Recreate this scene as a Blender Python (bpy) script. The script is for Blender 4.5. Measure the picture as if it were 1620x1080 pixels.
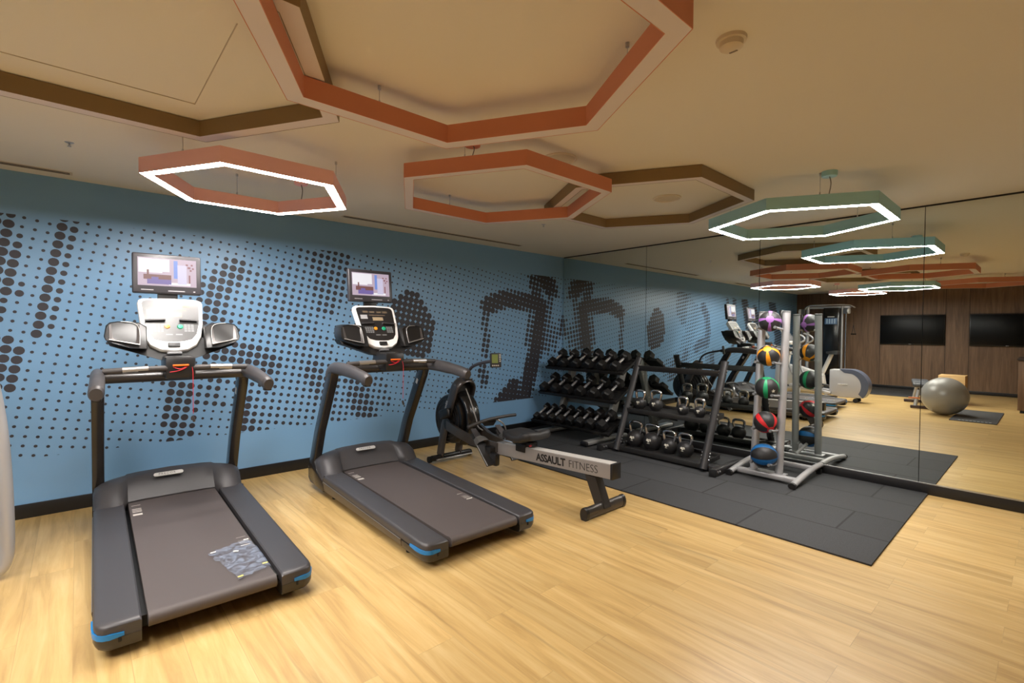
import bpy, bmesh, math, random
from math import sin, cos, pi, radians as R, sqrt, atan2, tan
from mathutils import Vector, Matrix
S = bpy.context.scene
C = S.collection
for o in list(bpy.data.objects):
    bpy.data.objects.remove(o)
random.seed(7)

# ------------------------------------------------------------------ camera, world, exposure
CAM = Vector((-5.5217, -5.0082, 1.4)); YAW, PITCH, ROLL, FPX = 0.8405, -0.0215, 0.0077, 767.2546
f_ = Vector((cos(PITCH) * cos(YAW), cos(PITCH) * sin(YAW), sin(PITCH)))
r0 = Vector((sin(YAW), -cos(YAW), 0)); u0 = r0.cross(f_)
r_ = cos(ROLL) * r0 + sin(ROLL) * u0; u_ = -sin(ROLL) * r0 + cos(ROLL) * u0
cam = bpy.data.objects.new('camera', bpy.data.cameras.new('camera')); C.objects.link(cam)
m = Matrix((r_, u_, -f_)).transposed().to_4x4(); m.translation = CAM
cam.matrix_world = m
cam.data.sensor_fit = 'HORIZONTAL'; cam.data.sensor_width = 36.0; cam.data.lens = 36.0 * FPX / 1620.0
cam.data.clip_start = 0.05; cam.data.clip_end = 100
S.camera = cam
w = bpy.data.worlds.new('world'); S.world = w; w.use_nodes = True
w.node_tree.nodes['Background'].inputs[0].default_value = (1.0, 0.93, 0.85, 1)
w.node_tree.nodes['Background'].inputs[1].default_value = 0.05
S.view_settings.view_transform = 'Standard'; S.view_settings.look = 'None'
S.view_settings.gamma = 1.0; S.view_settings.use_curve_mapping = False
S.view_settings.exposure = 0.0
S.cycles.use_denoising = True
S.cycles.max_bounces = 10; S.cycles.diffuse_bounces = 6; S.cycles.glossy_bounces = 6
S.cycles.sample_clamp_indirect = 8.0
LED = 130.0          # radiance of the pendants light strips
SPOT = 60.0         # recessed downlights
H = 2.523           # ceiling height

# ------------------------------------------------------------------ materials
def lin(c):
    return tuple(((v / 255) / 12.92 if v / 255 <= .04045 else ((v / 255 + .055) / 1.055) ** 2.4) for v in c)
MATS = {}
def mat(name, rgb, rough=.5, metal=0.0, coat=0.0, spec=.5, bump=0.0, bscale=200, var=0.0):
    if name in MATS: return MATS[name]
    M = bpy.data.materials.new(name); M.use_nodes = True
    nt = M.node_tree; b = nt.nodes['Principled BSDF']
    c = lin(rgb) + (1,)
    b.inputs['Base Color'].default_value = c
    b.inputs['Roughness'].default_value = rough; b.inputs['Metallic'].default_value = metal
    b.inputs['Coat Weight'].default_value = coat; b.inputs['Specular IOR Level'].default_value = spec
    if bump or var:
        tc = nt.nodes.new('ShaderNodeTexCoord'); nz = nt.nodes.new('ShaderNodeTexNoise')
        nz.inputs['Scale'].default_value = bscale; nz.inputs['Detail'].default_value = 4
        nt.links.new(tc.outputs['Object'], nz.inputs['Vector'])
        if bump:
            bp = nt.nodes.new('ShaderNodeBump'); bp.inputs['Strength'].default_value = bump; bp.inputs['Distance'].default_value = .002
            nt.links.new(nz.outputs['Fac'], bp.inputs['Height']); nt.links.new(bp.outputs['Normal'], b.inputs['Normal'])
        if var:
            mx = nt.nodes.new('ShaderNodeMix'); mx.data_type = 'RGBA'
            mx.inputs[6].default_value = tuple(v * (1 - var) for v in c[:3]) + (1,); mx.inputs[7].default_value = tuple(min(1, v * (1 + var)) for v in c[:3]) + (1,)
            nt.links.new(nz.outputs['Fac'], mx.inputs[0]); nt.links.new(mx.outputs[2], b.inputs['Base Color'])
    MATS[name] = M; return M
def emit(name, rgb, s):
    if name in MATS: return MATS[name]
    M = bpy.data.materials.new(name); M.use_nodes = True
    b = M.node_tree.nodes['Principled BSDF']; c = lin(rgb) + (1,)
    b.inputs['Base Color'].default_value = tuple(v * .06 for v in c[:3]) + (1,); b.inputs['Emission Color'].default_value = c
    b.inputs['Emission Strength'].default_value = s
    MATS[name] = M; return M

def wood_mat(name, cols, plank=(.18, 1.22), axis='y', rough=.35, grain=1.0, seam=.35, bumpy=.05):
    M = bpy.data.materials.new(name); M.use_nodes = True; nt = M.node_tree; N = nt.nodes; L = nt.links
    b = N['Principled BSDF']; b.inputs['Roughness'].default_value = rough
    tc = N.new('ShaderNodeTexCoord'); mp = N.new('ShaderNodeMapping')
    L.new(tc.outputs['Object'], mp.inputs['Vector'])
    if axis == 'y': mp.inputs['Rotation'].default_value = (0, 0, R(90))
    if axis == 'z': mp.inputs['Rotation'].default_value = (R(90), 0, R(90))     # wall in the YZ plane, planks upright
    br = N.new('ShaderNodeTexBrick'); br.offset = .37; br.inputs['Scale'].default_value = 1.0
    br.inputs['Brick Width'].default_value = plank[1]; br.inputs['Row Height'].default_value = plank[0]
    br.inputs['Mortar Size'].default_value = .0012; br.inputs['Mortar Smooth'].default_value = .2
    br.inputs['Color1'].default_value = (0, 0, 0, 1); br.inputs['Color2'].default_value = (1, 1, 1, 1); br.inputs['Mortar'].default_value = (.5, .5, .5, 1)
    L.new(mp.outputs[0], br.inputs['Vector'])
    st = N.new('ShaderNodeMapping'); st.inputs['Scale'].default_value = (1.2, 16, 16); L.new(mp.outputs[0], st.inputs['Vector'])
    off = N.new('ShaderNodeVectorMath'); off.operation = 'MULTIPLY_ADD'
    L.new(br.outputs['Color'], off.inputs[0]); off.inputs[1].default_value = (13, 7, 3); L.new(st.outputs[0], off.inputs[2])
    n1 = N.new('ShaderNodeTexNoise'); n1.inputs['Scale'].default_value = 1.0; n1.inputs['Detail'].default_value = 8; n1.inputs['Roughness'].default_value = .62; n1.inputs['Distortion'].default_value = .6
    L.new(off.outputs[0], n1.inputs['Vector'])
    n2 = N.new('ShaderNodeTexNoise'); n2.inputs['Scale'].default_value = 5.0; n2.inputs['Detail'].default_value = 3; L.new(off.outputs[0], n2.inputs['Vector'])
    cr = N.new('ShaderNodeValToRGB'); e = cr.color_ramp.elements
    e[0].position = .30; e[0].color = lin(cols[0]) + (1,); e[1].position = .72; e[1].color = lin(cols[2]) + (1,)
    k = cr.color_ramp.elements.new(.5); k.color = lin(cols[1]) + (1,)
    L.new(n1.outputs['Fac'], cr.inputs['Fac'])
    mx = N.new('ShaderNodeMix'); mx.data_type = 'RGBA'; mx.blend_type = 'MULTIPLY'
    tone = N.new('ShaderNodeMapRange'); L.new(br.outputs['Color'], tone.inputs['Value']); tone.inputs['To Min'].default_value = .90; tone.inputs['To Max'].default_value = 1.06
    n3 = N.new('ShaderNodeTexNoise'); n3.inputs['Scale'].default_value = 2.2; n3.inputs['Detail'].default_value = 5; n3.inputs['Distortion'].default_value = 1.5
    s3 = N.new('ShaderNodeMapping'); s3.inputs['Scale'].default_value = (.16, .35, .35); L.new(off.outputs[0], s3.inputs['Vector']); L.new(s3.outputs[0], n3.inputs['Vector'])
    kn = N.new('ShaderNodeMapRange'); kn.inputs['From Min'].default_value = .60; kn.inputs['From Max'].default_value = .74; kn.inputs['To Min'].default_value = 1.0; kn.inputs['To Max'].default_value = .74; L.new(n3.outputs['Fac'], kn.inputs['Value'])
    mk = N.new('ShaderNodeMix'); mk.data_type = 'RGBA'; mk.blend_type = 'MULTIPLY'; mk.inputs[0].default_value = 1.0; L.new(cr.outputs[0], mk.inputs[6]); L.new(kn.outputs[0], mk.inputs[7])
    mx.inputs[0].default_value = 1.0; L.new(mk.outputs[2], mx.inputs[6]); L.new(tone.outputs[0], mx.inputs[7])
    m2 = N.new('ShaderNodeMix'); m2.data_type = 'RGBA'; m2.blend_type = 'MULTIPLY'
    sr = N.new('ShaderNodeMapRange'); L.new(br.outputs['Fac'], sr.inputs['Value']); sr.inputs['To Min'].default_value = 1.0; sr.inputs['To Max'].default_value = 1 - seam
    m2.inputs[0].default_value = 1.0; L.new(mx.outputs[2], m2.inputs[6]); L.new(sr.outputs[0], m2.inputs[7])
    L.new(m2.outputs[2], b.inputs['Base Color'])
    bp = N.new('ShaderNodeBump'); bp.inputs['Strength'].default_value = bumpy; bp.inputs['Distance'].default_value = .002
    L.new(n2.outputs['Fac'], bp.inputs['Height']); L.new(bp.outputs[0], b.inputs['Normal'])
    return M

def rubber_mat():
    M = bpy.data.materials.new('rubber_tiles'); M.use_nodes = True; nt = M.node_tree; N = nt.nodes; L = nt.links
    b = N['Principled BSDF']; b.inputs['Roughness'].default_value = .75
    tc = N.new('ShaderNodeTexCoord'); mp = N.new('ShaderNodeMapping'); mp.inputs['Rotation'].default_value = (0, 0, R(90))
    L.new(tc.outputs['Object'], mp.inputs['Vector'])
    br = N.new('ShaderNodeTexBrick'); br.offset = .5; br.inputs['Scale'].default_value = 1
    br.inputs['Brick Width'].default_value = 1.0; br.inputs['Row Height'].default_value = .5; br.inputs['Mortar Size'].default_value = .008; br.inputs['Mortar Smooth'].default_value = .3
    br.inputs['Color1'].default_value = lin((46, 47, 49)) + (1,); br.inputs['Color2'].default_value = lin((52, 53, 55)) + (1,); br.inputs['Mortar'].default_value = lin((16, 16, 17)) + (1,)
    L.new(mp.outputs[0], br.inputs['Vector'])
    nz = N.new('ShaderNodeTexNoise'); nz.inputs['Scale'].default_value = 260; nz.inputs['Detail'].default_value = 2; L.new(tc.outputs['Object'], nz.inputs['Vector'])
    mr = N.new('ShaderNodeMapRange'); mr.inputs['From Min'].default_value = .35; mr.inputs['From Max'].default_value = .7; mr.inputs['To Min'].default_value = .55; mr.inputs['To Max'].default_value = 1.6; L.new(nz.outputs['Fac'], mr.inputs['Value'])
    mx = N.new('ShaderNodeMix'); mx.data_type = 'RGBA'; mx.blend_type = 'MULTIPLY'; mx.inputs[0].default_value = 1
    L.new(br.outputs['Color'], mx.inputs[6]); L.new(mr.outputs[0], mx.inputs[7]); L.new(mx.outputs[2], b.inputs['Base Color'])
    bp = N.new('ShaderNodeBump'); bp.inputs['Strength'].default_value = .25; bp.inputs['Distance'].default_value = .003
    L.new(nz.outputs['Fac'], bp.inputs['Height']); L.new(bp.outputs[0], b.inputs['Normal'])
    return M

def ball_mat(name, rgb, k=.22, cap=.3, inv=False):
    """black ball with four coloured petals that widen at the waist and meet in two pole discs (object z axis)"""
    M = bpy.data.materials.new(name); M.use_nodes = True; nt = M.node_tree; N = nt.nodes; L = nt.links
    b = N['Principled BSDF']; b.inputs['Roughness'].default_value = .48
    tc = N.new('ShaderNodeTexCoord'); sx = N.new('ShaderNodeSeparateXYZ'); L.new(tc.outputs['Object'], sx.inputs[0])
    def mth(op, a, bb=None):
        n = N.new('ShaderNodeMath'); n.operation = op
        for i, v in enumerate((a, bb)):
            if v is None: continue
            if isinstance(v, (int, float)): n.inputs[i].default_value = v
            else: L.new(v, n.inputs[i])
        return n.outputs[0]
    ax = mth('ABSOLUTE', sx.outputs[0]); ay = mth('ABSOLUTE', sx.outputs[1])
    mn = mth('MINIMUM', ax, ay); mxx = mth('MAXIMUM', ax, ay)
    band = mth('LESS_THAN', mn, mth('MULTIPLY', mxx, k))
    rad = mth('SQRT', mth('ADD', mth('MULTIPLY', ax, ax), mth('MULTIPLY', ay, ay)))
    disc = mth('LESS_THAN', rad, cap * .10)
    fac = mth('MAXIMUM', band, disc)
    mx = N.new('ShaderNodeMix'); mx.data_type = 'RGBA'; L.new(fac, mx.inputs[0])
    mx.inputs[6].default_value = lin((38, 37, 38)) + (1,); mx.inputs[7].default_value = lin(rgb) + (1,)
    L.new(mx.outputs[2], b.inputs['Base Color']); MATS[name] = M
    return M

def film_mat():
    M = bpy.data.materials.new('thin_plastic_film'); M.use_nodes = True; nt = M.node_tree; N = nt.nodes; L = nt.links
    b = N['Principled BSDF']; b.inputs['Base Color'].default_value = lin((150, 165, 190)) + (1,); b.inputs['Roughness'].default_value = .22
    b.inputs['Alpha'].default_value = .55
    tc = N.new('ShaderNodeTexCoord'); nz = N.new('ShaderNodeTexNoise'); nz.inputs['Scale'].default_value = 14; nz.inputs['Detail'].default_value = 5; nz.inputs['Distortion'].default_value = 2.5
    L.new(tc.outputs['Object'], nz.inputs['Vector'])
    mr = N.new('ShaderNodeMapRange'); mr.inputs['From Min'].default_value = .35; mr.inputs['From Max'].default_value = .65; mr.inputs['To Min'].default_value = .0; mr.inputs['To Max'].default_value = .5
    L.new(nz.outputs['Fac'], mr.inputs['Value']); L.new(mr.outputs[0], b.inputs['Alpha'])
    return M

DARK = lambda: mat('dark_grey_plastic', (62, 60, 62), .42, bump=.08, bscale=900)
BLACK = lambda: mat('black_plastic', (26, 25, 26), .38)
MATTE = lambda: mat('matte_black', (16, 16, 17), .7)
GUN = lambda: mat('gunmetal_paint', (78, 74, 72), .3, .55)
SILVER = lambda: mat('silver_powder_coat', (176, 176, 178), .38, .45)
STEEL = lambda: mat('brushed_steel', (190, 190, 192), .28, .9)
CHROME = lambda: mat('chrome', (225, 225, 228), .12, 1.0)
WHITE = lambda: mat('white_plastic', (228, 226, 224), .3, coat=.3)
BLUE = lambda: mat('blue_accent', (10, 120, 190), .35)
RUBBER = lambda: mat('black_rubber', (30, 29, 29), .6, bump=.1, bscale=500)

# ------------------------------------------------------------------ mesh builder
class MB:
    def __init__(s): s.bm = bmesh.new(); s.cur = 0
    def _add(s, tmp, M=None):
        if M is not None: tmp.transform(M)
        for f in tmp.faces: f.material_index = s.cur
        me = bpy.data.meshes.new('tmp'); tmp.to_mesh(me); tmp.free(); s.bm.from_mesh(me); bpy.data.meshes.remove(me)
        return s
    def box(s, c, d, bev=0, seg=2, rot=None):
        t = bmesh.new(); bmesh.ops.create_cube(t, size=1)
        bmesh.ops.scale(t, vec=d, verts=t.verts)
        if bev: bmesh.ops.bevel(t, geom=list(t.edges), offset=min(bev, min(d) * .49), segments=seg, profile=.5, affect='EDGES')
        M = Matrix.Translation(c)
        if rot is not None: M = M @ rot
        return s._add(t, M)
    def prism(s, pts, axis, a, b, bev=0, seg=2):
        t = bmesh.new()
        def P(p, k): return {'x': (k, p[0], p[1]), 'y': (p[0], k, p[1]), 'z': (p[0], p[1], k)}[axis]
        va = [t.verts.new(P(p, a)) for p in pts]; vb = [t.verts.new(P(p, b)) for p in pts]; n = len(pts)
        t.faces.new(va); t.faces.new(vb[::-1])
        for i in range(n): t.faces.new((va[i], vb[i], vb[(i + 1) % n], va[(i + 1) % n]))
        bmesh.ops.recalc_face_normals(t, faces=t.faces)
        if bev: bmesh.ops.bevel(t, geom=list(t.edges), offset=bev, segments=seg, profile=.5, affect='EDGES', clamp_overlap=True)
        return s._add(t)
    def loft(s, rings, closed=False, caps=True):
        t = bmesh.new(); vs = [[t.verts.new(p) for p in r] for r in rings]; n = len(rings[0])
        for i in range(len(rings) - (0 if closed else 1)):
            a, b = vs[i], vs[(i + 1) % len(rings)]
            for j in range(n): t.faces.new((a[j], a[(j + 1) % n], b[(j + 1) % n], b[j]))
        if caps and not closed:
            t.faces.new(vs[0][::-1]); t.faces.new(vs[-1])
        bmesh.ops.recalc_face_normals(t, faces=t.faces)
        return s._add(t)
    def tube(s, path, r, n=12, closed=False, caps=True, ry=None, up=(0, 0, 1)):
        P = [Vector(p) for p in path]; N = len(P); rings = []; prev = None
        for i in range(N):
            a = P[(i - 1) % N] if (closed or i > 0) else P[i]; b = P[(i + 1) % N] if (closed or i < N - 1) else P[i]
            d = (b - a).normalized()
            if prev is None:
                x = Vector(up).cross(d)
                if x.length < .05: x = Vector((1, 0, 0)).cross(d)
                if x.length < .05: x = Vector((0, 1, 0)).cross(d)
            else: x = prev - d * prev.dot(d)
            x.normalize(); y = d.cross(x); prev = x
            ra = r[i] if isinstance(r, (list, tuple)) else r
            rb = ra if ry is None else (ry[i] if isinstance(ry, (list, tuple)) else ry)
            rings.append([P[i] + x * ra * cos(2 * pi * k / n) + y * rb * sin(2 * pi * k / n) for k in range(n)])
        return s.loft(rings, closed, caps)
    def lathe(s, prof, c=(0, 0, 0), rot=None, n=24):
        rings = [[(max(r, 1e-4) * cos(2 * pi * k / n), max(r, 1e-4) * sin(2 * pi * k / n), z) for k in range(n)] for r, z in prof]
        t = bmesh.new(); vs = [[t.verts.new(p) for p in q] for q in rings]
        for a, b in zip(vs, vs[1:]):
            for j in range(n): t.faces.new((a[j], a[(j + 1) % n], b[(j + 1) % n], b[j]))
        t.faces.new(vs[0][::-1]); t.faces.new(vs[-1]); bmesh.ops.recalc_face_normals(t, faces=t.faces)
        M = Matrix.Translation(c)
        if rot is not None: M = M @ rot
        return s._add(t, M)
    def ball(s, c, r, u=32, v=20, sc=(1, 1, 1)):
        t = bmesh.new(); bmesh.ops.create_uvsphere(t, u_segments=u, v_segments=v, radius=r); bmesh.ops.scale(t, vec=sc, verts=t.verts)
        return s._add(t, Matrix.Translation(c))
    def poly(s, pts):
        t = bmesh.new(); t.faces.new([t.verts.new(p) for p in pts]); return s._add(t)
    def xf(s, M): s.bm.transform(M); return s
    def mesh(s, name, mats, ang=38):
        bm = s.bm
        for f in bm.faces: f.smooth = True
        for e in bm.edges:
            if len(e.link_faces) == 2: e.smooth = e.calc_face_angle(0) < R(ang)
        me = bpy.data.meshes.new(name); bm.to_mesh(me); bm.free()
        for q in (mats if isinstance(mats, (list, tuple)) else [mats]): me.materials.append(q)
        return me
    def build(s, name, mats, parent=None, ang=38):
        o = bpy.data.objects.new(name, s.mesh(name, mats, ang)); C.objects.link(o)
        if parent is not None: o.parent = parent
        return o
def tag(o, label=None, cat=None, group=None, kind=None):
    if label: o['label'] = label
    if cat: o['category'] = cat
    if group: o['group'] = group
    if kind: o['kind'] = kind
    return o
def thing(name, label, cat, loc=(0, 0, 0), rz=0, group=None):
    o = bpy.data.objects.new(name, None); C.objects.link(o); o.empty_display_size = .1
    o.location = loc; o.rotation_euler = (0, 0, rz); return tag(o, label, cat, group)
def struct(o): o['kind'] = 'structure'; return o
def dup(root, label, loc=None, rz=None, group=None):
    def cp(o, par):
        c = o.copy(); C.objects.link(c)
        if par is not None: c.parent = par
        for ch in o.children: cp(ch, c)
        return c
    kids = {}
    c = cp(root, None); c['label'] = label
    if group: c['group'] = group
    if loc is not None: c.location = loc
    if rz is not None: c.rotation_euler = (0, 0, rz)
    return c
def text(name, body, size, parent, origin, xdir, ydir, m, offset=0.0, spacing=1.0, ext=.0006):
    cu = bpy.data.curves.new(name, 'FONT'); cu.body = body; cu.size = size; cu.offset = offset; cu.space_character = spacing; cu.extrude = ext
    cu.resolution_u = 3
    tmp = bpy.data.objects.new('tmp', cu); C.objects.link(tmp); bpy.context.view_layer.update()
    me = bpy.data.meshes.new_from_object(tmp.evaluated_get(bpy.context.evaluated_depsgraph_get())); me.name = name
    bpy.data.objects.remove(tmp); bpy.data.curves.remove(cu); me.materials.clear(); me.materials.append(m)
    o = bpy.data.objects.new(name, me); C.objects.link(o); o.parent = parent
    x = Vector(xdir).normalized(); y = Vector(ydir).normalized(); z = x.cross(y)
    M = Matrix((x, y, z)).transposed().to_4x4(); M.translation = origin; o.matrix_local = M
    return o
def arc(c, r, a0, a1, n, plane='yz', k=0):
    out = []
    for i in range(n + 1):
        a = a0 + (a1 - a0) * i / n; p, q = c[0] + r * cos(a), c[1] + r * sin(a)
        out.append({'yz': (k, p, q), 'xz': (p, k, q), 'xy': (p, q, k)}[plane])
    return out
def smooth(path, it=2):
    P = [Vector(p) for p in path]
    for _ in range(it):
        Q = [P[0]]
        for a, b in zip(P, P[1:]): Q += [a * .75 + b * .25, a * .25 + b * .75]
        P = Q + [P[-1]]
    return P
RX = lambda a: Matrix.Rotation(a, 4, 'X'); RY = lambda a: Matrix.Rotation(a, 4, 'Y'); RZ = lambda a: Matrix.Rotation(a, 4, 'Z')

# ------------------------------------------------------------------ room shell
XW, YF = -10.1, -7.6        # wood wall, unseen wall behind the camera
OAK = wood_mat('oak_planks', [(172, 139, 86), (197, 164, 106), (211, 183, 128)], (.185, 1.22), 'y', .34, seam=.22)
WALNUT = wood_mat('walnut_panelling', [(92, 68, 48), (116, 88, 64), (136, 106, 80)], (.62, 3.2), 'z', .5, seam=.0)
CEIL = mat('ceiling_paint', (226, 220, 206), .9)
WALLB = mat('blue_wall_paint', (122, 166, 206), .36, spec=.5)
SKIRT = mat('black_skirting', (22, 21, 22), .4)
struct(MB().box(((XW) / 2, YF / 2, -.05), (-XW + .4, -YF + .4, .1)).build('floor', OAK))
struct(MB().box(((XW) / 2, YF / 2, H + .05), (-XW + .4, -YF + .4, .1)).build('ceiling', CEIL))
wb = struct(MB().box((XW / 2, .05, H / 2), (-XW + .2, .1, H)).build('wall_back', WALLB))
struct(MB().box((.075, YF / 2, H / 2), (.1, -YF + .2, H)).build('wall_right', MATTE()))
struct(MB().box((XW - .05, YF / 2, H / 2), (.1, -YF + .2, H)).build('wall_left', WALNUT))
struct(MB().box((XW / 2, YF - .05, H / 2), (-XW + .2, .1, H)).build('wall_front', mat('plain_wall_paint', (190, 180, 165), .8)))
struct(MB().box((XW / 2, -.007, .052), (-XW - .02, .014, .104), .003).build('baseboard_back', SKIRT))
struct(MB().box((.007, YF / 2, .046), (.030, -YF - .04, .092), .003).build('baseboard_right', SKIRT))
struct(MB().box((XW + .007, YF / 2, .04), (.014, -YF - .04, .08), .003).build('baseboard_left', SKIRT))
# upright panel joints of the wood wall
mb = MB()
for y in (-1.98, -3.26, -3.68, -5.0): mb.box((XW + .001, y, 1.3), (.004, .008, 2.42))
mb.box((XW + .001, -2.62, 1.885), (.004, 1.28, .008)); mb.box((XW + .001, -4.34, 1.885), (.004, 1.32, .008))
struct(mb.build('trim_1', mat('dark_joint', (30, 22, 16), .8)))
# dark line where the mirror meets the ceiling, thin bright rail under it
struct(MB().box((-.003, -2.85, H - .006), (.012, 5.66, .012)).build('trim_2', mat('mirror_top_channel', (20, 19, 18), .6)))
struct(MB().box((-.006, -2.85, .095), (.012, 5.66, .006)).build('trim_3', STEEL()))
# hairline of the ceiling access panel
mb = MB(); CS = mat('ceiling_joint', (196, 184, 164), .9)
mb.box((-5.45, -2.12, H - .0015), (.75, .0035, .004)); mb.box((-5.075, -2.55, H - .0015), (.0035, .86, .004))
struct(mb.build('trim_4', CS))

# mirror
MIR = mat('mirror_glass', (226, 231, 226), .0, 1.0)
ys = [0, -1.452, -2.863, -4.237, -5.68]
MLAB = ['tall mirror panel meeting the blue wall in the corner', 'tall mirror panel behind the kettlebell rack',
        'tall mirror panel behind the medicine ball tower', 'tall mirror panel reflecting the silver exercise ball, at the right end']
for k in range(4):
    a, b = ys[k], ys[k + 1]
    o = MB().box((.010, (a + b) / 2 - (.001 if k else .004), (.098 + H - .012) / 2), (.02, abs(a - b) - (.005 if k else .010), H - .012 - .098)).build('mirror_panel', [MIR])
    tag(o, MLAB[k], 'mirror', 'mirror panels along the right wall')

# halftone dot mural: one printed pattern on the blue wall
def mural():
    a = Vector((.0672, -.0122)); b = Vector((-.0122, -.0672)); o0 = Vector((-5.603, 2.159))
    strokes = [  # points (x, z), half width, dot radius, soft edge
        ([(-5.9, 2.16), (-5.89, 1.66)], .045, .031, .03), ([(-5.96, 2.2), (-5.99, 1.5)], .05, .033, .03),
        ([(-5.575, 2.19), (-5.63, 1.95), (-5.70, 1.55), (-5.735, 1.38)], .035, .031, .035),
        ([(-5.93, 1.28), (-5.87, 1.2), (-5.93, .98)], .055, .031, .03),
        ([(-4.44, 1.93), (-4.6, 1.76), (-4.67, 1.42), (-4.62, 1.18), (-4.3, 1.15), (-4.16, 1.07)], .08, .030, .07),
        ([(-4.92, .95), (-4.92, .46)], .05, .029, .03), ([(-4.83, .9), (-4.84, .46)], .04, .028, .03),
        ([(-4.33, .72), (-4.36, .42)], .04, .030, .03),
        ([(-3.66, 2.2), (-3.61, 1.66)], .10, .024, .06), ([(-3.45, 2.2), (-3.43, 1.8)], .08, .023, .05),
        ([(-3.74, .98), (-3.62, .72)], .08, .028, .06), ([(-3.27, .70), (-3.18, .47)], .10, .030, .05), ([(-3.42, .92), (-3.2, .8)], .05, .026, .05),
        ([(-1.47, 1.74), (-1.16, 1.84), (-.58, 1.80)], .085, .042, .05),
        ([(-1.51, 1.68), (-1.50, 1.09)], .045, .031, .03), ([(-1.55, .88), (-1.53, .73)], .06, .033, .03),
        ([(-.47, 1.74), (-.55, 1.2), (-.64, .95), (-.80, .46)], .10, .044, .05),
        ([(-.68, 1.7), (-.74, 1.25)], .05, .030, .03), ([(-1.0, .62), (-1.25, .40), (-.75, .40)], .09, .044, .04),
        ([(-.62, 2.2), (-.56, 1.9)], .10, .035, .03), ([(-.44, 2.2), (-.30, 2.05)], .09, .043, .05), ([(-.25, 2.2), (-.16, 1.95)], .05, .034, .03),
        ([(-.27, 1.95), (-.33, 1.12)], .05, .029, .03), ([(-.17, 1.45), (-.17, 1.15)], .05, .027, .03), ([(-.03, 1.58), (-.03, 1.34)], .04, .032, .03),
        # beyond the left edge of the picture, seen in the mirror only
        ([(-6.5, 2.2), (-6.9, 1.2)], .14, .036, .05), ([(-7.1, 1.9), (-7.7, 1.0), (-7.2, .5)], .16, .036, .05), ([(-8.2, 2.2), (-8.7, 1.3), (-8.4, .5)], .18, .034, .06),
    ]
    polys = [([(-4.6, 1.85), (-4.45, 1.98), (-4.13, 1.98), (-3.87, 2.19), (-3.4, 2.21), (-3.4, 1.74), (-3.62, 1.6), (-3.68, 1.41), (-3.53, 1.24), (-3.45, 1.01), (-2.94, .84), (-2.86, .55), (-3.21, .43), (-3.72, .45), (-4.14, .44), (-4.38, .4), (-4.42, .7), (-4.66, 1.17)], .0185),
             ([(-4.97, .97), (-4.56, .94), (-4.53, .70), (-4.75, .68), (-4.8, .45), (-5.0, .45)], .023),
             ([(-2.9, 1.72), (-2.71, 1.85), (-2.5, 1.81), (-2.38, 1.65), (-2.31, 1.5), (-2.33, 1.23), (-2.43, 1.08), (-2.71, 1.12), (-2.9, 1.27)], .0365)]
    def dseg(p, q, r):
        d = r - q; t = max(0, min(1, (p - q).dot(d) / max(d.length_squared, 1e-9))); return (p - q - d * t).length
    def inside(p, P):
        c = False; n = len(P)
        for i in range(n):
            x1, y1 = P[i]; x2, y2 = P[(i + 1) % n]
            if (y1 > p.y) != (y2 > p.y) and p.x < (x2 - x1) * (p.y - y1) / (y2 - y1) + x1: c = not c
        return c
    rnd = random.Random(3); vs, fs = [], []
    for i in range(-75, 100):
        for j in range(-30, 60):
            p = o0 + a * i + b * j
            if not (-9.9 < p.x < -.002 + .03 and .41 < p.y < 2.24): continue
            r = .0108 if p.x < -3.0 else .0098
            for P, v in polys:
                if inside(p, P): r = max(r, v * (1 + .10 * sin(9 * p.x + 4 * p.y) * (v < .03)))
            for P, hw, v, sf in strokes:
                d = min(dseg(p, Vector(P[k]), Vector(P[k + 1])) for k in range(len(P) - 1))
                if d < hw + sf: r = max(r, v * (1 if d < hw else 1 - .55 * (d - hw) / sf))
            n = 14; base = len(vs); zb, zt = .438, 2.212
            if p.y - r > zt or p.y + r < zb: continue
            y = -.0012 - .00012 * ((i + 2 * j) % 5)
            for k in range(n):
                x = min(p.x + r * cos(2 * pi * k / n), -.003); z = min(max(p.y + r * sin(2 * pi * k / n), zb), zt)
                vs.append((x, y, z))
            fs.append(tuple(range(base, base + n)))
    me = bpy.data.meshes.new('dot_pattern'); me.from_pydata(vs, [], fs); me.materials.append(mat('charcoal_print', (52, 51, 58), .5)); me.update()
    o = bpy.data.objects.new('dot_pattern', me); C.objects.link(o); o.parent = wb; o['kind'] = 'structure'
mural()

# rubber tiles of the free weight zone and by the wood wall
RT = rubber_mat()
o = struct(MB().box((-.985, -2.16, .006), (1.98, 4.29, .012), .002).build('floor_rubber', RT))
o = struct(MB().box((-9.13, -1.5, .006), (1.9, 2.98, .012), .002).build('floor_rubber', RT))

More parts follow.
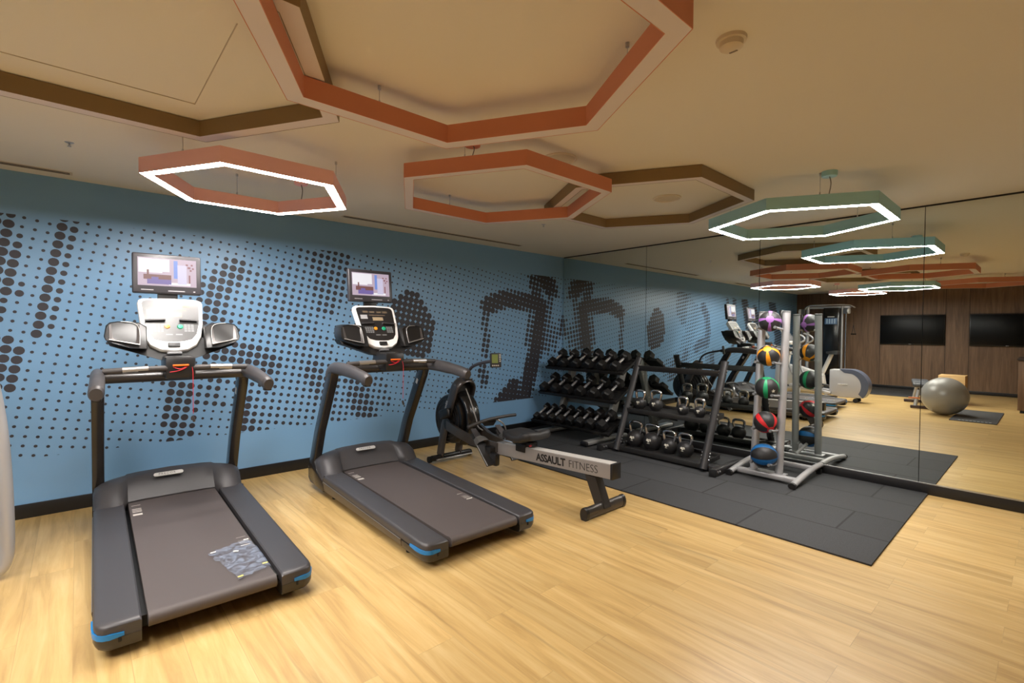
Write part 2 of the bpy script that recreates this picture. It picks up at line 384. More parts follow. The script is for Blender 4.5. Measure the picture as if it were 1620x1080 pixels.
# ------------------------------------------------------------------ ceiling: hexagon pendants, vents, detectors
HEXC = {'coral': (244, 192, 192), 'orange': (206, 132, 100), 'brown': (136, 112, 76), 'teal': (160, 208, 218)}  # coral: orange paint with lamp glow mixed in; teal: own colour lightened for bloom
LEDM = emit('led_strip', (255, 249, 243), LED)
def hexagon(cx, cy, z0, Rr, colour, lit, label, group, h=.088, w=.058, canopy=0, wires=(1, 3, 5)):
    t = thing('hexagon_pendant', label, 'ceiling lamp' if lit else 'ceiling ornament', (cx, cy, z0), 0, group)
    m = mat(colour + '_painted_metal', HEXC[colour], .55)
    V = lambda r, k, z: (r * cos(k * pi / 3), r * sin(k * pi / 3), z)
    ri = Rr - w / cos(pi / 6)
    b = MB()
    prof = [(Rr, .0), (Rr, h), (ri, h), (ri, .0), (ri + .003, .0), (ri + .003, .007), (Rr - .003, .007), (Rr - .003, 0)]
    b.loft([[V(r, k, z) for r, z in prof] for k in range(6)], closed=True)
    b.build('frame', m, t, 20)
    d = MB(); prof = [(Rr - .0034, .0006), (Rr - .0034, .0066), (ri + .0034, .0066), (ri + .0034, .0006)]
    d.loft([[V(r, k, z) for r, z in prof] for k in range(6)], closed=True)
    if lit: d.build('light_strip', LEDM, t, 20)
    else: d.build('diffuser', mat('unlit_diffuser', (218, 208, 206), .6), t, 20)
    rm = (Rr + ri) / 2
    for k in wires:
        c = MB(); x, y = rm * cos(k * pi / 3 + pi / 6) * .866, rm * sin(k * pi / 3 + pi / 6) * .866
        c.tube([(x, y, h), (x, y, H - z0)], .0016, 6); c.tube([(x, y, h), (x, y, h + .022)], .005, 8)
        if H - z0 - h > .02: c.tube([(x, y, H - z0 - .018), (x, y, H - z0)], .008, 8)
        c.build('suspension_wire', STEEL(), t)
    if canopy:
        x, y = rm * cos(canopy) * .9, rm * sin(canopy) * .9
        c = MB(); c.lathe([(.0, -.035), (.045, -.035), (.048, -.03), (.048, 0)], (x, y, H - z0)); c.build('ceiling_rose', m, t)
        c = MB(); c.tube(smooth([(x, y, H - z0 - .03), (x + .01, y - .01, (H - z0 + h) / 2), (x, y, h)]), .003, 6); c.build('power_cable', mat('grey_cable', (120, 112, 104), .6), t)
    return t
GL, GU = 'lit hexagon pendants', 'unlit hexagon ceiling ornaments'
hexagon(-4.652, -1.53, 2.28, .605, 'coral', 1, 'coral hexagon pendant glowing above the two treadmills', GL, canopy=R(40))
hexagon(-1.145, -3.61, 2.28, .685, 'teal', 1, 'teal hexagon pendant glowing beside the mirror, above the medicine balls', GL, canopy=R(215))
hexagon(-6.365, -2.976, 2.28, .67, 'teal', 1, 'teal hexagon pendant glowing far from the mirror, seen only in it', GL, canopy=R(215))
hexagon(-7.52, -2.05, 2.29, .56, 'coral', 1, 'small coral hexagon pendant glowing by the wood wall, seen only in the mirror', GL, canopy=R(40))
hexagon(-3.216, -2.303, 2.345, .794, 'orange', 0, 'orange unlit hexagon on short wires right of the glowing coral one', GU, h=.088, w=.062, canopy=R(215))
hexagon(-4.478, -3.558, 2.345, .786, 'orange', 0, 'largest orange unlit hexagon, cut by the top edge of the photo', GU, h=.088, w=.075)
hexagon(-1.989, -2.687, 2.437, .848, 'brown', 0, 'brown unlit hexagon close under the ceiling beside the teal pendant', GU, h=.083, w=.062)
hexagon(-5.421, -2.601, 2.437, .884, 'brown', 0, 'brown unlit hexagon close under the ceiling at the upper left', GU, h=.083, w=.075)
hexagon(-7.75, -4.05, 2.37, .83, 'orange', 0, 'orange unlit hexagon near the two televisions, seen only in the mirror', GU, h=.092, w=.07)

def vent(x0, x1, y, label):
    t = thing('slot_diffuser', label, 'air vent', ((x0 + x1) / 2, y, H), 0, 'linear air vents in the ceiling')
    L = x1 - x0
    b = MB(); b.box((0, 0, -.002), (L, .075, .004)); b.build('frame', mat('vent_frame', (205, 192, 170), .6), t)
    for s in (-1, 1):
        b = MB(); b.box((0, s * .016, -.0045), (L - .03, .018, .002)); b.build('slot', mat('vent_slot', (70, 56, 44), .8), t)
vent(-8.6, -5.54, -.20, 'long linear air vent at the upper left above the blue wall')
vent(-3.57, -1.17, -.31, 'long linear air vent above the blue wall, nearer the mirror corner')
def speaker(x, y, label):
    t = thing('ceiling_speaker', label, 'speaker', (x, y, H), 0, 'round flush ceiling speakers')
    MB().lathe([(0, -.004), (.10, -.004), (.10, 0)], n=32).build('grille', mat('speaker_grille', (206, 192, 166), .8, bump=.2, bscale=600), t)
    b = MB(); b.tube([(.108 * cos(a * pi / 16), .108 * sin(a * pi / 16), -.004) for a in range(32)], .007, 8, closed=True); b.build('rim', mat('speaker_rim', (222, 210, 190), .5), t)
speaker(-3.177, -2.838, 'round flush ceiling speaker beside the orange hexagon')
speaker(-1.84, -2.825, 'round flush ceiling speaker inside the brown hexagon by the mirror')
t = thing('smoke_detector', 'white round smoke detector at the upper right of the ceiling', 'smoke detector', (-3.648, -4.161, H))
MB().lathe([(0, -.04), (.03, -.04), (.042, -.032), (.044, -.014), (.054, -.012), (.056, 0)], n=28).build('housing', mat('detector_white', (214, 200, 176), .5), t)
b = MB(); b.box((.02, .0, -.037), (.012, .034, .008), .003); b.build('vent_slit', mat('detector_slot', (120, 108, 92), .7), t)
def sprinkler(x, y, label):
    t = thing('sprinkler_head', label, 'fire sprinkler', (x, y, H), 0, 'fire sprinklers in the ceiling')
    MB().lathe([(0, -.003), (.020, -.003), (.023, 0)], n=20).build('escutcheon', STEEL(), t)
    b = MB(); b.tube([(0, 0, -.005), (0, 0, -.022)], .004, 8); b.lathe([(0, -.026), (.010, -.026), (.010, -.023), (0, -.023)], n=12); b.build('deflector', STEEL(), t)
sprinkler(-4.432, -2.754, 'fire sprinkler inside the largest orange hexagon, left one')
sprinkler(-3.78, -2.70, 'fire sprinkler behind the far corner of the largest orange hexagon')
sprinkler(-1.86, -1.403, 'fire sprinkler on the ceiling near the mirror corner')
sprinkler(-5.55, -1.0, 'fire sprinkler at the left, above the left treadmill')

def downlight(x, y, label, p=SPOT):
    t = thing('recessed_downlight', label, 'ceiling lamp', (x, y, H), 0, 'recessed downlights behind the camera')
    b = MB(); b.tube([(.055 * cos(a * pi / 12), .055 * sin(a * pi / 12), -.002) for a in range(24)], .006, 8, closed=True); b.build('trim_ring', mat('downlight_ring', (220, 212, 198), .4), t)
    MB().lathe([(0, -.002), (.050, -.002), (.050, 0)], n=24).build('lens', emit('downlight_lens', (255, 232, 200), 12), t)
    ld = bpy.data.lights.new('downlight_bulb', 'SPOT'); ld.energy = p; ld.color = (1, .86, .68); ld.spot_size = R(120); ld.spot_blend = .8; ld.shadow_soft_size = .06
    lo = bpy.data.objects.new('bulb', ld); C.objects.link(lo); lo.parent = t; lo.location = (0, 0, -.03)

# ------------------------------------------------------------------ treadmills
def make_treadmill(label):
    t = thing('treadmill', label, 'treadmill', group='treadmills facing the blue wall')
    dk, bk = DARK(), BLACK(); zt = lambda y: .150 + .024 * y
    skirtm = mat('floor_tinted_plastic', (70, 62, 54), .28)  # grey plastic; bronze tint of the floor's reflection is put into the colour
    for s in (-1, 1):
        # upper rail cover: rounded outer rear corner
        rings = []
        for y, xo in ((.0, .405), (.006, .418), (.02, .432), (.05, .443), (.09, .447), (1.64, .447)):
            z = zt(y) - (.010 if y == 0 else .004 if y < .01 else 0)
            pr = [(.285, z - .05), (.285, z - .006), (.292, z), (xo - .022, z), (xo - .008, z - .004), (xo - .001, z - .013), (xo, z - .03), (xo, z - .05)]
            rings.append([(s * x, y, zz) for x, zz in pr])
        b = MB(); b.loft(rings); b.build('side_rail', dk, t)
        # tread pattern on the rail
        for k in range(3):
            pass
        # blue accent: a thin band around the rear corner under the cover
        rings = []
        pth = [(.345, -.0045), (.395, -.0045), (.416, .003), (.434, .020), (.447, .050), (.4515, .10), (.4515, .17)]
        for i, (x, y) in enumerate(pth):
            zc = zt(y) - .047; hgt = .0115 if 0 < i < len(pth) - 1 else .007
            nx, ny = (0, -1) if i < 2 else ((.6, -.8) if i < 4 else (1, -.1))
            q = [(x + nx * .002, y + ny * .002, zc - hgt), (x + nx * .002, y + ny * .002, zc + hgt), (x - nx * .02, y - ny * .02, zc + hgt), (x - nx * .02, y - ny * .02, zc - hgt)]
            rings.append([(s * a, bb, c) for a, bb, c in q])
        b = MB(); b.loft(rings); b.build('accent_strip', BLUE(), t)
        # lower rear cap
        rings = []
        for y, xo, zb in ((-.002, .395, .055), (.006, .42, .042), (.025, .438, .036), (.06, .448, .033), (.28, .449, .034)):
            z = zt(y) - .058
            pr = [(.285, zb), (.285, z), (xo, z), (xo, z - .02), (xo - .008, zb + .016), (xo - .03, zb)]
            rings.append([(s * x, y, zz) for x, zz in pr])
        b = MB(); b.loft(rings); b.build('rear_cap', mat('cap_dark_plastic', (50, 47, 45), .32), t)
        b = MB(); b.box((s * .36, -.003, .082), (.012, .006, .022), .003); b.build('rear_latch', MATTE(), t)
        # side skirt
        rings = []
        for y in (.284, 1.64):
            z = zt(y) - .052
            pr = [(.30, .05), (.30, z), (.449, z), (.452, z - .01), (.446, .06), (.43, .05)]
            rings.append([(s * x, y, zz) for x, zz in pr])
        b = MB(); b.loft(rings); b.build('side_skirt', skirtm, t)
        b = MB(); b.tube([(s * .4505, .29, zt(.29) - .056), (s * .4505, 1.63, zt(1.63) - .056)], .0022, 6); b.build('seam_trim', STEEL(), t)
    b = MB()      # belt: flat top, rounded rear roller
    prof = [(1.80, zt(1.8) - .016), (.06, zt(.06) - .006)] + [(.028 - .032 * sin(a), .118 + .032 * cos(a)) for a in (0, .4, .8, 1.2, 1.57, 2.0, 2.5, 3.0)] + [(.06, .085), (1.80, .10)]
    b.prism(prof, 'x', -.262, .262); belt = b.build('running_belt', mat('belt_rubber', (80, 72, 70), .55, bump=.35, bscale=1400, var=.06), t, 30)
    b = MB()
    for s, x0 in ((-1, -.245), (1, .2)):
        for y, wd in ((.62, .010), (.565, .010), (.545, .012), (.525, .014), (.50, .03)) if s > 0 else ((1.60, .008), (1.52, .012), (1.49, .012), (1.46, .014), (1.41, .055)):
            b.box((x0 + .022, y, zt(y) - .0062 - .010 * (y / 1.8)), (.05, wd, .0008))
    b.build('belt_marking', mat('belt_print', (205, 198, 190), .6), belt)
    b = MB(); b.box((0, .92, .095), (.60, 1.70, .05)); b.build('deck', MATTE(), t)
    b = MB(); b.box((0, 1.2, .055), (.7, 1.4, .05)); b.box((0, .35, .05), (.5, .35, .03)); b.build('base_frame', MATTE(), t)
    for x, y in ((-.38, .30), (.38, .30), (-.38, 1.55), (.38, 1.55)):
        b = MB(); b.tube([(x, y, 0), (x, y, .06)], .022, 10); b.build('levelling_foot', MATTE(), t)
    # motor hood with two horns running onto the rails
    def hood(x0, x1, yf): return [(yf, zt(yf) - .004), (yf + .05, .245), (yf + .11, .315), (max(yf + .17, 1.79), .342), (1.88, .328), (1.96, .27), (2.0, .19), (2.0, .09), (1.95, .06), (1.72, .06)]
    rings = []
    for x, yf, dz in ((-.448, 1.62, -.10), (-.44, 1.605, -.06), (-.40, 1.60, -.03), (-.33, 1.60, -.012), (-.285, 1.62, -.004), (-.262, 1.675, 0), (-.2, 1.685, .004), (0, 1.69, .010), (.2, 1.685, .004), (.262, 1.675, 0), (.285, 1.62, -.004), (.33, 1.60, -.012), (.40, 1.60, -.03), (.44, 1.605, -.06), (.448, 1.62, -.10)):
        rings.append([(x, y, max(z + (dz if z > .2 else 0), .06)) for y, z in hood(0, 0, yf)])
    b = MB(); b.loft(rings); hd = b.build('motor_hood', dk, t, 50)
    b = MB(); n = 10; L_, r_ = .075, .016     # pill badge lying on the sloping front of the hood
    nrm = Vector((0, -.6, .8)); up = Vector((0, .8, .6)); c0 = Vector((-.02, 1.765, .318))
    pts = [(L_ * (1 if c > 0 else -1) + r_ * cos(a) , r_ * sin(a)) for a in [pi * 2 * k / 20 for k in range(20)] for c in [cos(a) + 1e-6]]
    b.loft([[tuple(c0 + Vector((p, 0, 0)) + up * q + nrm * e) for p, q in pts] for e in (.006, .013)]); bd = b.build('badge', mat('badge_silver', (205, 203, 200), .35, .2), hd)
    text('badge_lettering', 'PRECOR', .024, bd, c0 + nrm * .0136 + Vector((-.062, 0, 0)) - up * .008, (1, 0, 0), up, mat('badge_print', (120, 118, 118), .5), spacing=1.25)
    for s in (-1, 1):     # boomerang uprights leaning back to the runner
        pr = [(1.535, 1.07), (1.842, .529), (1.965, .25), (1.992, .17), (1.985, .12), (1.94, .078), (1.80, .055), (1.62, .05), (1.62, .12), (1.78, .19), (1.850, .262), (1.735, .537), (1.470, .985), (1.44, 1.06)]
        b = MB(); b.prism(pr, 'x', s * .385, s * .452, .008); p = b.build('upright', mat('upright_black', (34, 31, 30), .25, coat=.2), t)
        b = MB(); b.box((s * .3845, 1.555, .93), (.003, .03, .05), .001, rot=RX(R(28))); b.build('sticker', mat('sticker_white', (190, 188, 186), .5), p)
        # arm rest: thick rounded arm from the upright towards the runner
        path = smooth([(s * .419, 1.56, 1.02), (s * .419, 1.52, 1.075), (s * .419, 1.40, 1.098), (s * .42, 1.10, 1.085), (s * .425, .90, 1.062), (s * .427, .80, 1.040)], 2)
        n_ = len(path)
        b = MB(); b.tube(path, [.036 if i < n_ - 2 else .029 for i in range(n_)], 18, ry=[(.050 if i < n_ * .6 else .045) if i < n_ - 2 else .036 for i in range(n_)]); arm = b.build('arm_rest', mat('soft_grey_rubber', (62, 59, 60), .42), t)
        b = MB(); b.box((s * .426, .835, 1.008), (.045, .05, .018), .006); b.build('arm_bracket', BLACK(), arm)
    b = MB(); b.tube([(-.395, 1.40, 1.078), (.395, 1.40, 1.078)], .034, 18); b.build('crossbar', mat('crossbar_black', (44, 41, 40), .28, coat=.2), t)
    b = MB(); b.tube([(.395 * k / 8, 1.27 - .02 * (1 - (k / 8) ** 2), 1.130 + .010 * (1 - (k / 8) ** 2)) for k in range(-8, 9)], .019, 14); gb = b.build('grip_bar', mat('grip_rubber', (58, 54, 53), .5), t)
    for s in (-1, 1):
        b = MB(); b.tube([(s * .17, 1.254, 1.140), (s * .30, 1.259, 1.136)], .0197, 14); b.build('pulse_sensor', STEEL(), gb)
    # console pod
    b = MB(); b.box((0, 1.36, 1.14), (.17, .26, .15), .02); b.build('console_neck', BLACK(), t)
    b = MB(); b.box((0, 1.225, 1.158), (.09, .012, .012), .004); b.build('stop_key', mat('orange_key', (232, 110, 30), .4), t)
    ax = Vector((0, .52, .854)); nr = Vector((0, -.854, .52)); pc = Vector((-.015, 1.525, 1.425))     # tilted console plane
    def T(x, v, d=0): return tuple(pc + Vector((x * 1.13, 0, 0)) + ax * v * 1.15 + nr * d)
    out = [(-.170, .150), (-.163, .172), (-.14, .184), (0, .190), (.14, .184), (.163, .172), (.170, .150), (.160, .0), (.145, -.09), (.118, -.145), (.07, -.178), (0, -.188), (-.07, -.178), (-.118, -.145), (-.145, -.09), (-.160, .0)]
    b = MB(); b.loft([[T(x * f, v * f, d) for x, v in out] for f, d in ((.93, -.045), (1.0, -.02), (1.0, .004), (.975, .012))]); con = b.build('console_frame', WHITE(), t, 45)
    inn = [(-.148, .145), (-.142, .160), (-.12, .168), (0, .172), (.12, .168), (.142, .160), (.148, .145), (.138, .0), (.122, -.07), (.095, -.108), (.05, -.122), (0, -.124), (-.05, -.122), (-.095, -.108), (-.122, -.07), (-.138, 0)]
    b = MB(); b.loft([[T(x, v, d) for x, v in inn] for d in (.006, .0135)]); pan = b.build('control_panel', mat('glossy_console_panel', (24, 23, 25), .36, spec=.9), con)
    def decal(name, rects, m, d=.0140, par=None):
        q = MB()
        for x, v, wd, hg in rects: q.poly([T(x - wd / 2, v - hg / 2, d), T(x + wd / 2, v - hg / 2, d), T(x + wd / 2, v + hg / 2, d), T(x - wd / 2, v + hg / 2, d)])
        q.build(name, m, par or pan)
    decal('window_row', [(-.08, .128, .04, .018), (-.025, .126, .04, .016), (.03, .126, .035, .016), (.08, .127, .04, .018), (.012, .098, .13, .008)], mat('led_window', (96, 84, 70), .3))
    decal('message_display', [(.01, .066, .085, .030)], mat('lcd_amber', (150, 134, 108), .3))
    decal('photo_card', [(-.098, .082, .055, .036)], mat('card_grey', (150, 150, 152), .4))
    keys = [(x, v, .012, .009) for x in (-.105, -.088, -.071, -.054) for v in (-.01, -.024, -.038, -.052)] + [(x, v, .015, .009) for x in (.066, .084, .102) for v in (-.008, -.022, -.036, -.05)] + [(-.02, -.075, .035, .008), (.03, -.075, .035, .008)]
    decal('keypad', keys, mat('key_print', (120, 122, 124), .4))
    q = MB(); q.lathe([(0, 0), (.017, 0), (.014, .006), (0, .007)], rot=Matrix.Identity(4), n=18)
    k1 = q.xf(Matrix.Translation(T(-.028, -.02, .0136)) @ Vector((0, 0, 1)).rotation_difference(nr).to_matrix().to_4x4()).build('speed_key', mat('amber_key', (214, 142, 40), .3), pan)
    q = MB(); q.lathe([(0, 0), (.019, 0), (.015, .006), (0, .007)], n=18)
    q.xf(Matrix.Translation(T(.038, -.02, .0136)) @ Vector((0, 0, 1)).rotation_difference(nr).to_matrix().to_4x4()).build('start_key', mat('green_key', (28, 150, 110), .3), pan)
    for s in (-1, 1):     # book rest ledges
        q = MB(); q.loft([[T(s * .036, .032, .013), T(s * .036, .020, .013), T(s * .036, .017, .034), T(s * .036, .024, .036)], [T(s * .125, .032, .013), T(s * .128, .020, .013), T(s * .14, .012, .030), T(s * .138, .019, .032)]])
        q.build('book_ledge', mat('ledge_grey', (52, 50, 52), .4), con)
    q = MB(); q.box((0, 0, 0), (.07, .034, .016), .005); q.xf(Matrix.Translation(T(0, -.150, .018)) @ RX(R(-31.3) + pi / 2)).build('remote_slot', BLACK(), con)
    q = MB(); q.box((0, 0, 0), (.085, .02, .03), .006); q.xf(Matrix.Translation(T(0, -.198, -.004)) @ RX(R(-31.3) + pi / 2)).build('headphone_port', mat('port_grey', (96, 96, 98), .4), con)
    # wings with the storage trays: a dark centre sweeping out to two deep scoops
    def Q(x, z, d=0): return (x, 1.455 + (z - 1.3) * .45 - d, z)      # d: towards the runner
    fr = [(-.20, 1.272), (-.09, 1.20), (.09, 1.20), (.20, 1.272), (.22, 1.36), (.21, 1.43), (-.21, 1.43), (-.22, 1.36)]
    b = MB(); b.loft([[Q(x * f, z, d) for x, z in fr] for d, f in ((-.085, .93), (-.10, 1), (-.20, 1), (-.22, .95))]); un = [(-.372, 1.318), (-.355, 1.282), (-.09, 1.185), (.09, 1.185), (.355, 1.282), (.372, 1.318), (.33, 1.335), (-.33, 1.335)]
    b.loft([[Q(x * f, z, d) for x, z in un] for d, f in ((-.01, .97), (-.02, 1), (-.13, 1), (-.15, .95))]); wing = b.build('tray_body', mat('tray_black', (18, 17, 17), .5), t, 45)
    for s in (-1, 1):
        # outer shell of the scoop
        sh = [(.165, 1.262), (.25, 1.268), (.345, 1.300), (.378, 1.322), (.385, 1.345), (.375, 1.415), (.355, 1.436), (.315, 1.444), (.25, 1.444), (.20, 1.436), (.165, 1.41)]
        b = MB(); b.loft([[Q(s * (.275 + (x - .275) * f), 1.35 + (z - 1.35) * f, d) for x, z in sh] for d, f in ((.062, .95), (.068, .975), (.060, 1.0), (-.07, 1.0), (-.10, .93))]); shell = b.build('storage_tray', mat('tray_shell', (26, 25, 25), .3), t, 50)
        # satin curved liner seen from the front, its rim and its floor lip
        rows = []
        for k in range(13):
            u = k / 12; x = .205 + .155 * u; top = 1.432 - .010 * abs(u - .5) * 2; bot = 1.292 + .034 * u
            dep = .034 * sin(pi * u)
            rows.append([Q(s * x, bot, .070), Q(s * x, bot + .012, .070 - dep * .6), Q(s * x, top, .070 - dep)])
        b = MB()
        for k in range(12):
            for i in range(2): b.poly([rows[k][i], rows[k + 1][i], rows[k + 1][i + 1], rows[k][i + 1]])
        bmesh.ops.remove_doubles(b.bm, verts=b.bm.verts, dist=.0004); bmesh.ops.recalc_face_normals(b.bm, faces=b.bm.faces); bmesh.ops.solidify(b.bm, geom=list(b.bm.faces), thickness=-.004)
        b.build('tray_liner', mat('satin_tray', (78, 74, 73), .28, .35), shell, 60)
        b = MB(); b.tube([Q(s * .205, 1.292, .072)] + smooth([Q(s * .203, 1.35, .072), Q(s * .206, 1.41, .072), Q(s * .235, 1.438, .070), Q(s * .30, 1.442, .070)]), .0025, 6); b.tube([Q(s * .205, 1.292, .073), Q(s * .362, 1.327, .073)], .0035, 6); b.build('tray_rim', mat('rim_grey', (170, 168, 166), .3, .4), shell)
    # television on top
    tilt = RX(R(-6)); tvc = Vector((-.028, 1.66, 1.786))
    def V(M, *p): return tuple(tvc + M @ Vector(p))
    b = MB(); b.box((0, 0, 0), (.405, .045, .284), .010, 3); b.xf(Matrix.Translation(tvc) @ tilt); tv = b.build('television', mat('tv_bezel', (50, 48, 52), .35), t)
    b = MB(); b.box((0, .02, -.15), (.12, .03, .10), .008); b.xf(Matrix.Translation(tvc) @ tilt); b.build('tv_bracket', BLACK(), tv)
    def quad(q, x, z, wd, hg, d): q.poly([V(tilt, x - wd / 2, d, z - hg / 2), V(tilt, x + wd / 2, d, z - hg / 2), V(tilt, x + wd / 2, d, z + hg / 2), V(tilt, x - wd / 2, d, z + hg / 2)])
    q = MB(); pic = [('scr_base', (198, 178, 196)), ('scr_white', (252, 250, 255)), ('scr_blue', (120, 150, 226)), ('scr_brown', (128, 84, 82)), ('scr_sofa', (120, 104, 170)), ('scr_pale', (214, 208, 236)), ('scr_leaf', (150, 100, 104))]
    mats = [emit(n, c, .8) for n, c in pic]
    for k, rects in enumerate([[(0, .012, .345, .200)], [(-.10, .055, .135, .10), (-.02, .06, .06, .09), (.07, -.070, .13, .018)], [(.047, .035, .024, .13)], [(-.06, -.025, .16, .035), (-.115, .0, .012, .05)],
                               [(-.05, -.058, .14, .034), (-.075, -.045, .04, .04)], [(.085, .0, .055, .14)], [(.128, .055, .018, .014), (.115, .075, .014, .012), (.145, .075, .012, .012), (.138, .035, .012, .012), (.152, .05, .012, .012), (.13, -.03, .01, .06)]]):
        q.cur = k
        for r in rects: quad(q, *r, -.0232 - .0002 * k)
    q.build('screen_picture', mats, tv)
    q = MB(); quad(q, .05, -.121, .10, .007, -.0230); quad(q, .158, -.121, .012, .008, -.0230); quad(q, -.12, -.118, .07, .006, -.0230); q.build('tv_buttons', mat('tv_print', (150, 148, 152), .4), tv)
    # red safety lanyard
    cord = MB(); rd = mat('red_cord', (190, 20, 40), .5)
    cord.tube(smooth([(-.07, 1.25, 1.165), (-.03, 1.225, 1.140), (.0, 1.222, 1.132), (.03, 1.23, 1.150), (.075, 1.25, 1.168)]), .0028, 6)
    cord.tube(smooth([(-.06, 1.232, 1.115), (-.02, 1.222, 1.12), (.02, 1.222, 1.135), (.05, 1.24, 1.158)]), .0028, 6)
    cord.tube([(.062, 1.235, 1.155), (.066, 1.22, 1.11), (.067, 1.225, .83)], .0018, 6); co = cord.build('safety_cord', rd, t)
    b = MB(); b.box((.067, 1.225, .795), (.016, .014, .04), .005, rot=RY(R(-18))); b.tube([(.060, 1.222, .815), (.056, 1.216, .79)], .004, 8); b.build('cord_clip', mat('clip_black', (52, 48, 48), .4), co)
    return t
T1 = make_treadmill('left treadmill with a patch of plastic film on its belt')
T1.location = (-5.04, -2.40, 0); T1.rotation_euler = (0, 0, -.019)
T2 = dup(T1, 'right treadmill, bare belt, standing between the left treadmill and the rower', (-3.592, -2.62, 0), -.018)

# plastic film taped on the left treadmill's belt
t = thing('plastic_film', 'crumpled clear plastic film lying at the belt end of the left treadmill', 'plastic sheet', (-5.04, -2.40, 0), -.019)
t.location = (-5.04, -2.40, .1535)
b = MB(); rnd = random.Random(4); G = 14; cs = [Vector((.035, .468)), Vector((.244, .543)), Vector((.300, .13)), Vector((.10, .073))]
gr = []
for i in range(G + 1):
    row = []
    for j in range(G + 1):
        u, v = i / G, j / G
        p = cs[0] * (1 - u) * (1 - v) + cs[1] * u * (1 - v) + cs[2] * u * v + cs[3] * (1 - u) * v
        ed = .008 if i in (0, G) or j in (0, G) else 0
        row.append((min(p.x + rnd.uniform(-ed, ed), .262), p.y + rnd.uniform(-ed, ed), p.y * .0185 + rnd.uniform(.0006, .0055)))
    gr.append(row)
for i in range(G):
    for j in range(G): b.poly([gr[i][j], gr[i + 1][j], gr[i + 1][j + 1], gr[i][j + 1]])
bmesh.ops.remove_doubles(b.bm, verts=b.bm.verts, dist=.0002); bmesh.ops.recalc_face_normals(b.bm, faces=b.bm.faces)
b.build('film_sheet', film_mat(), t, 20)
for (x, y), col in (((.055, .458), 'tape_white'), ((.232, .528), 'tape_white'), ((.245, .16), 'tape_yellow'), ((.115, .09), 'tape_yellow'), ((.155, .40), 'tape_white')):
    b = MB(); b.box((x, y, y * .0185 + .0062), (.026, .013, .001), rot=RZ(rnd.uniform(-.6, .6))); b.build('tape_piece', mat(col, (226, 222, 210) if 'white' in col else (214, 204, 120), .6), t)

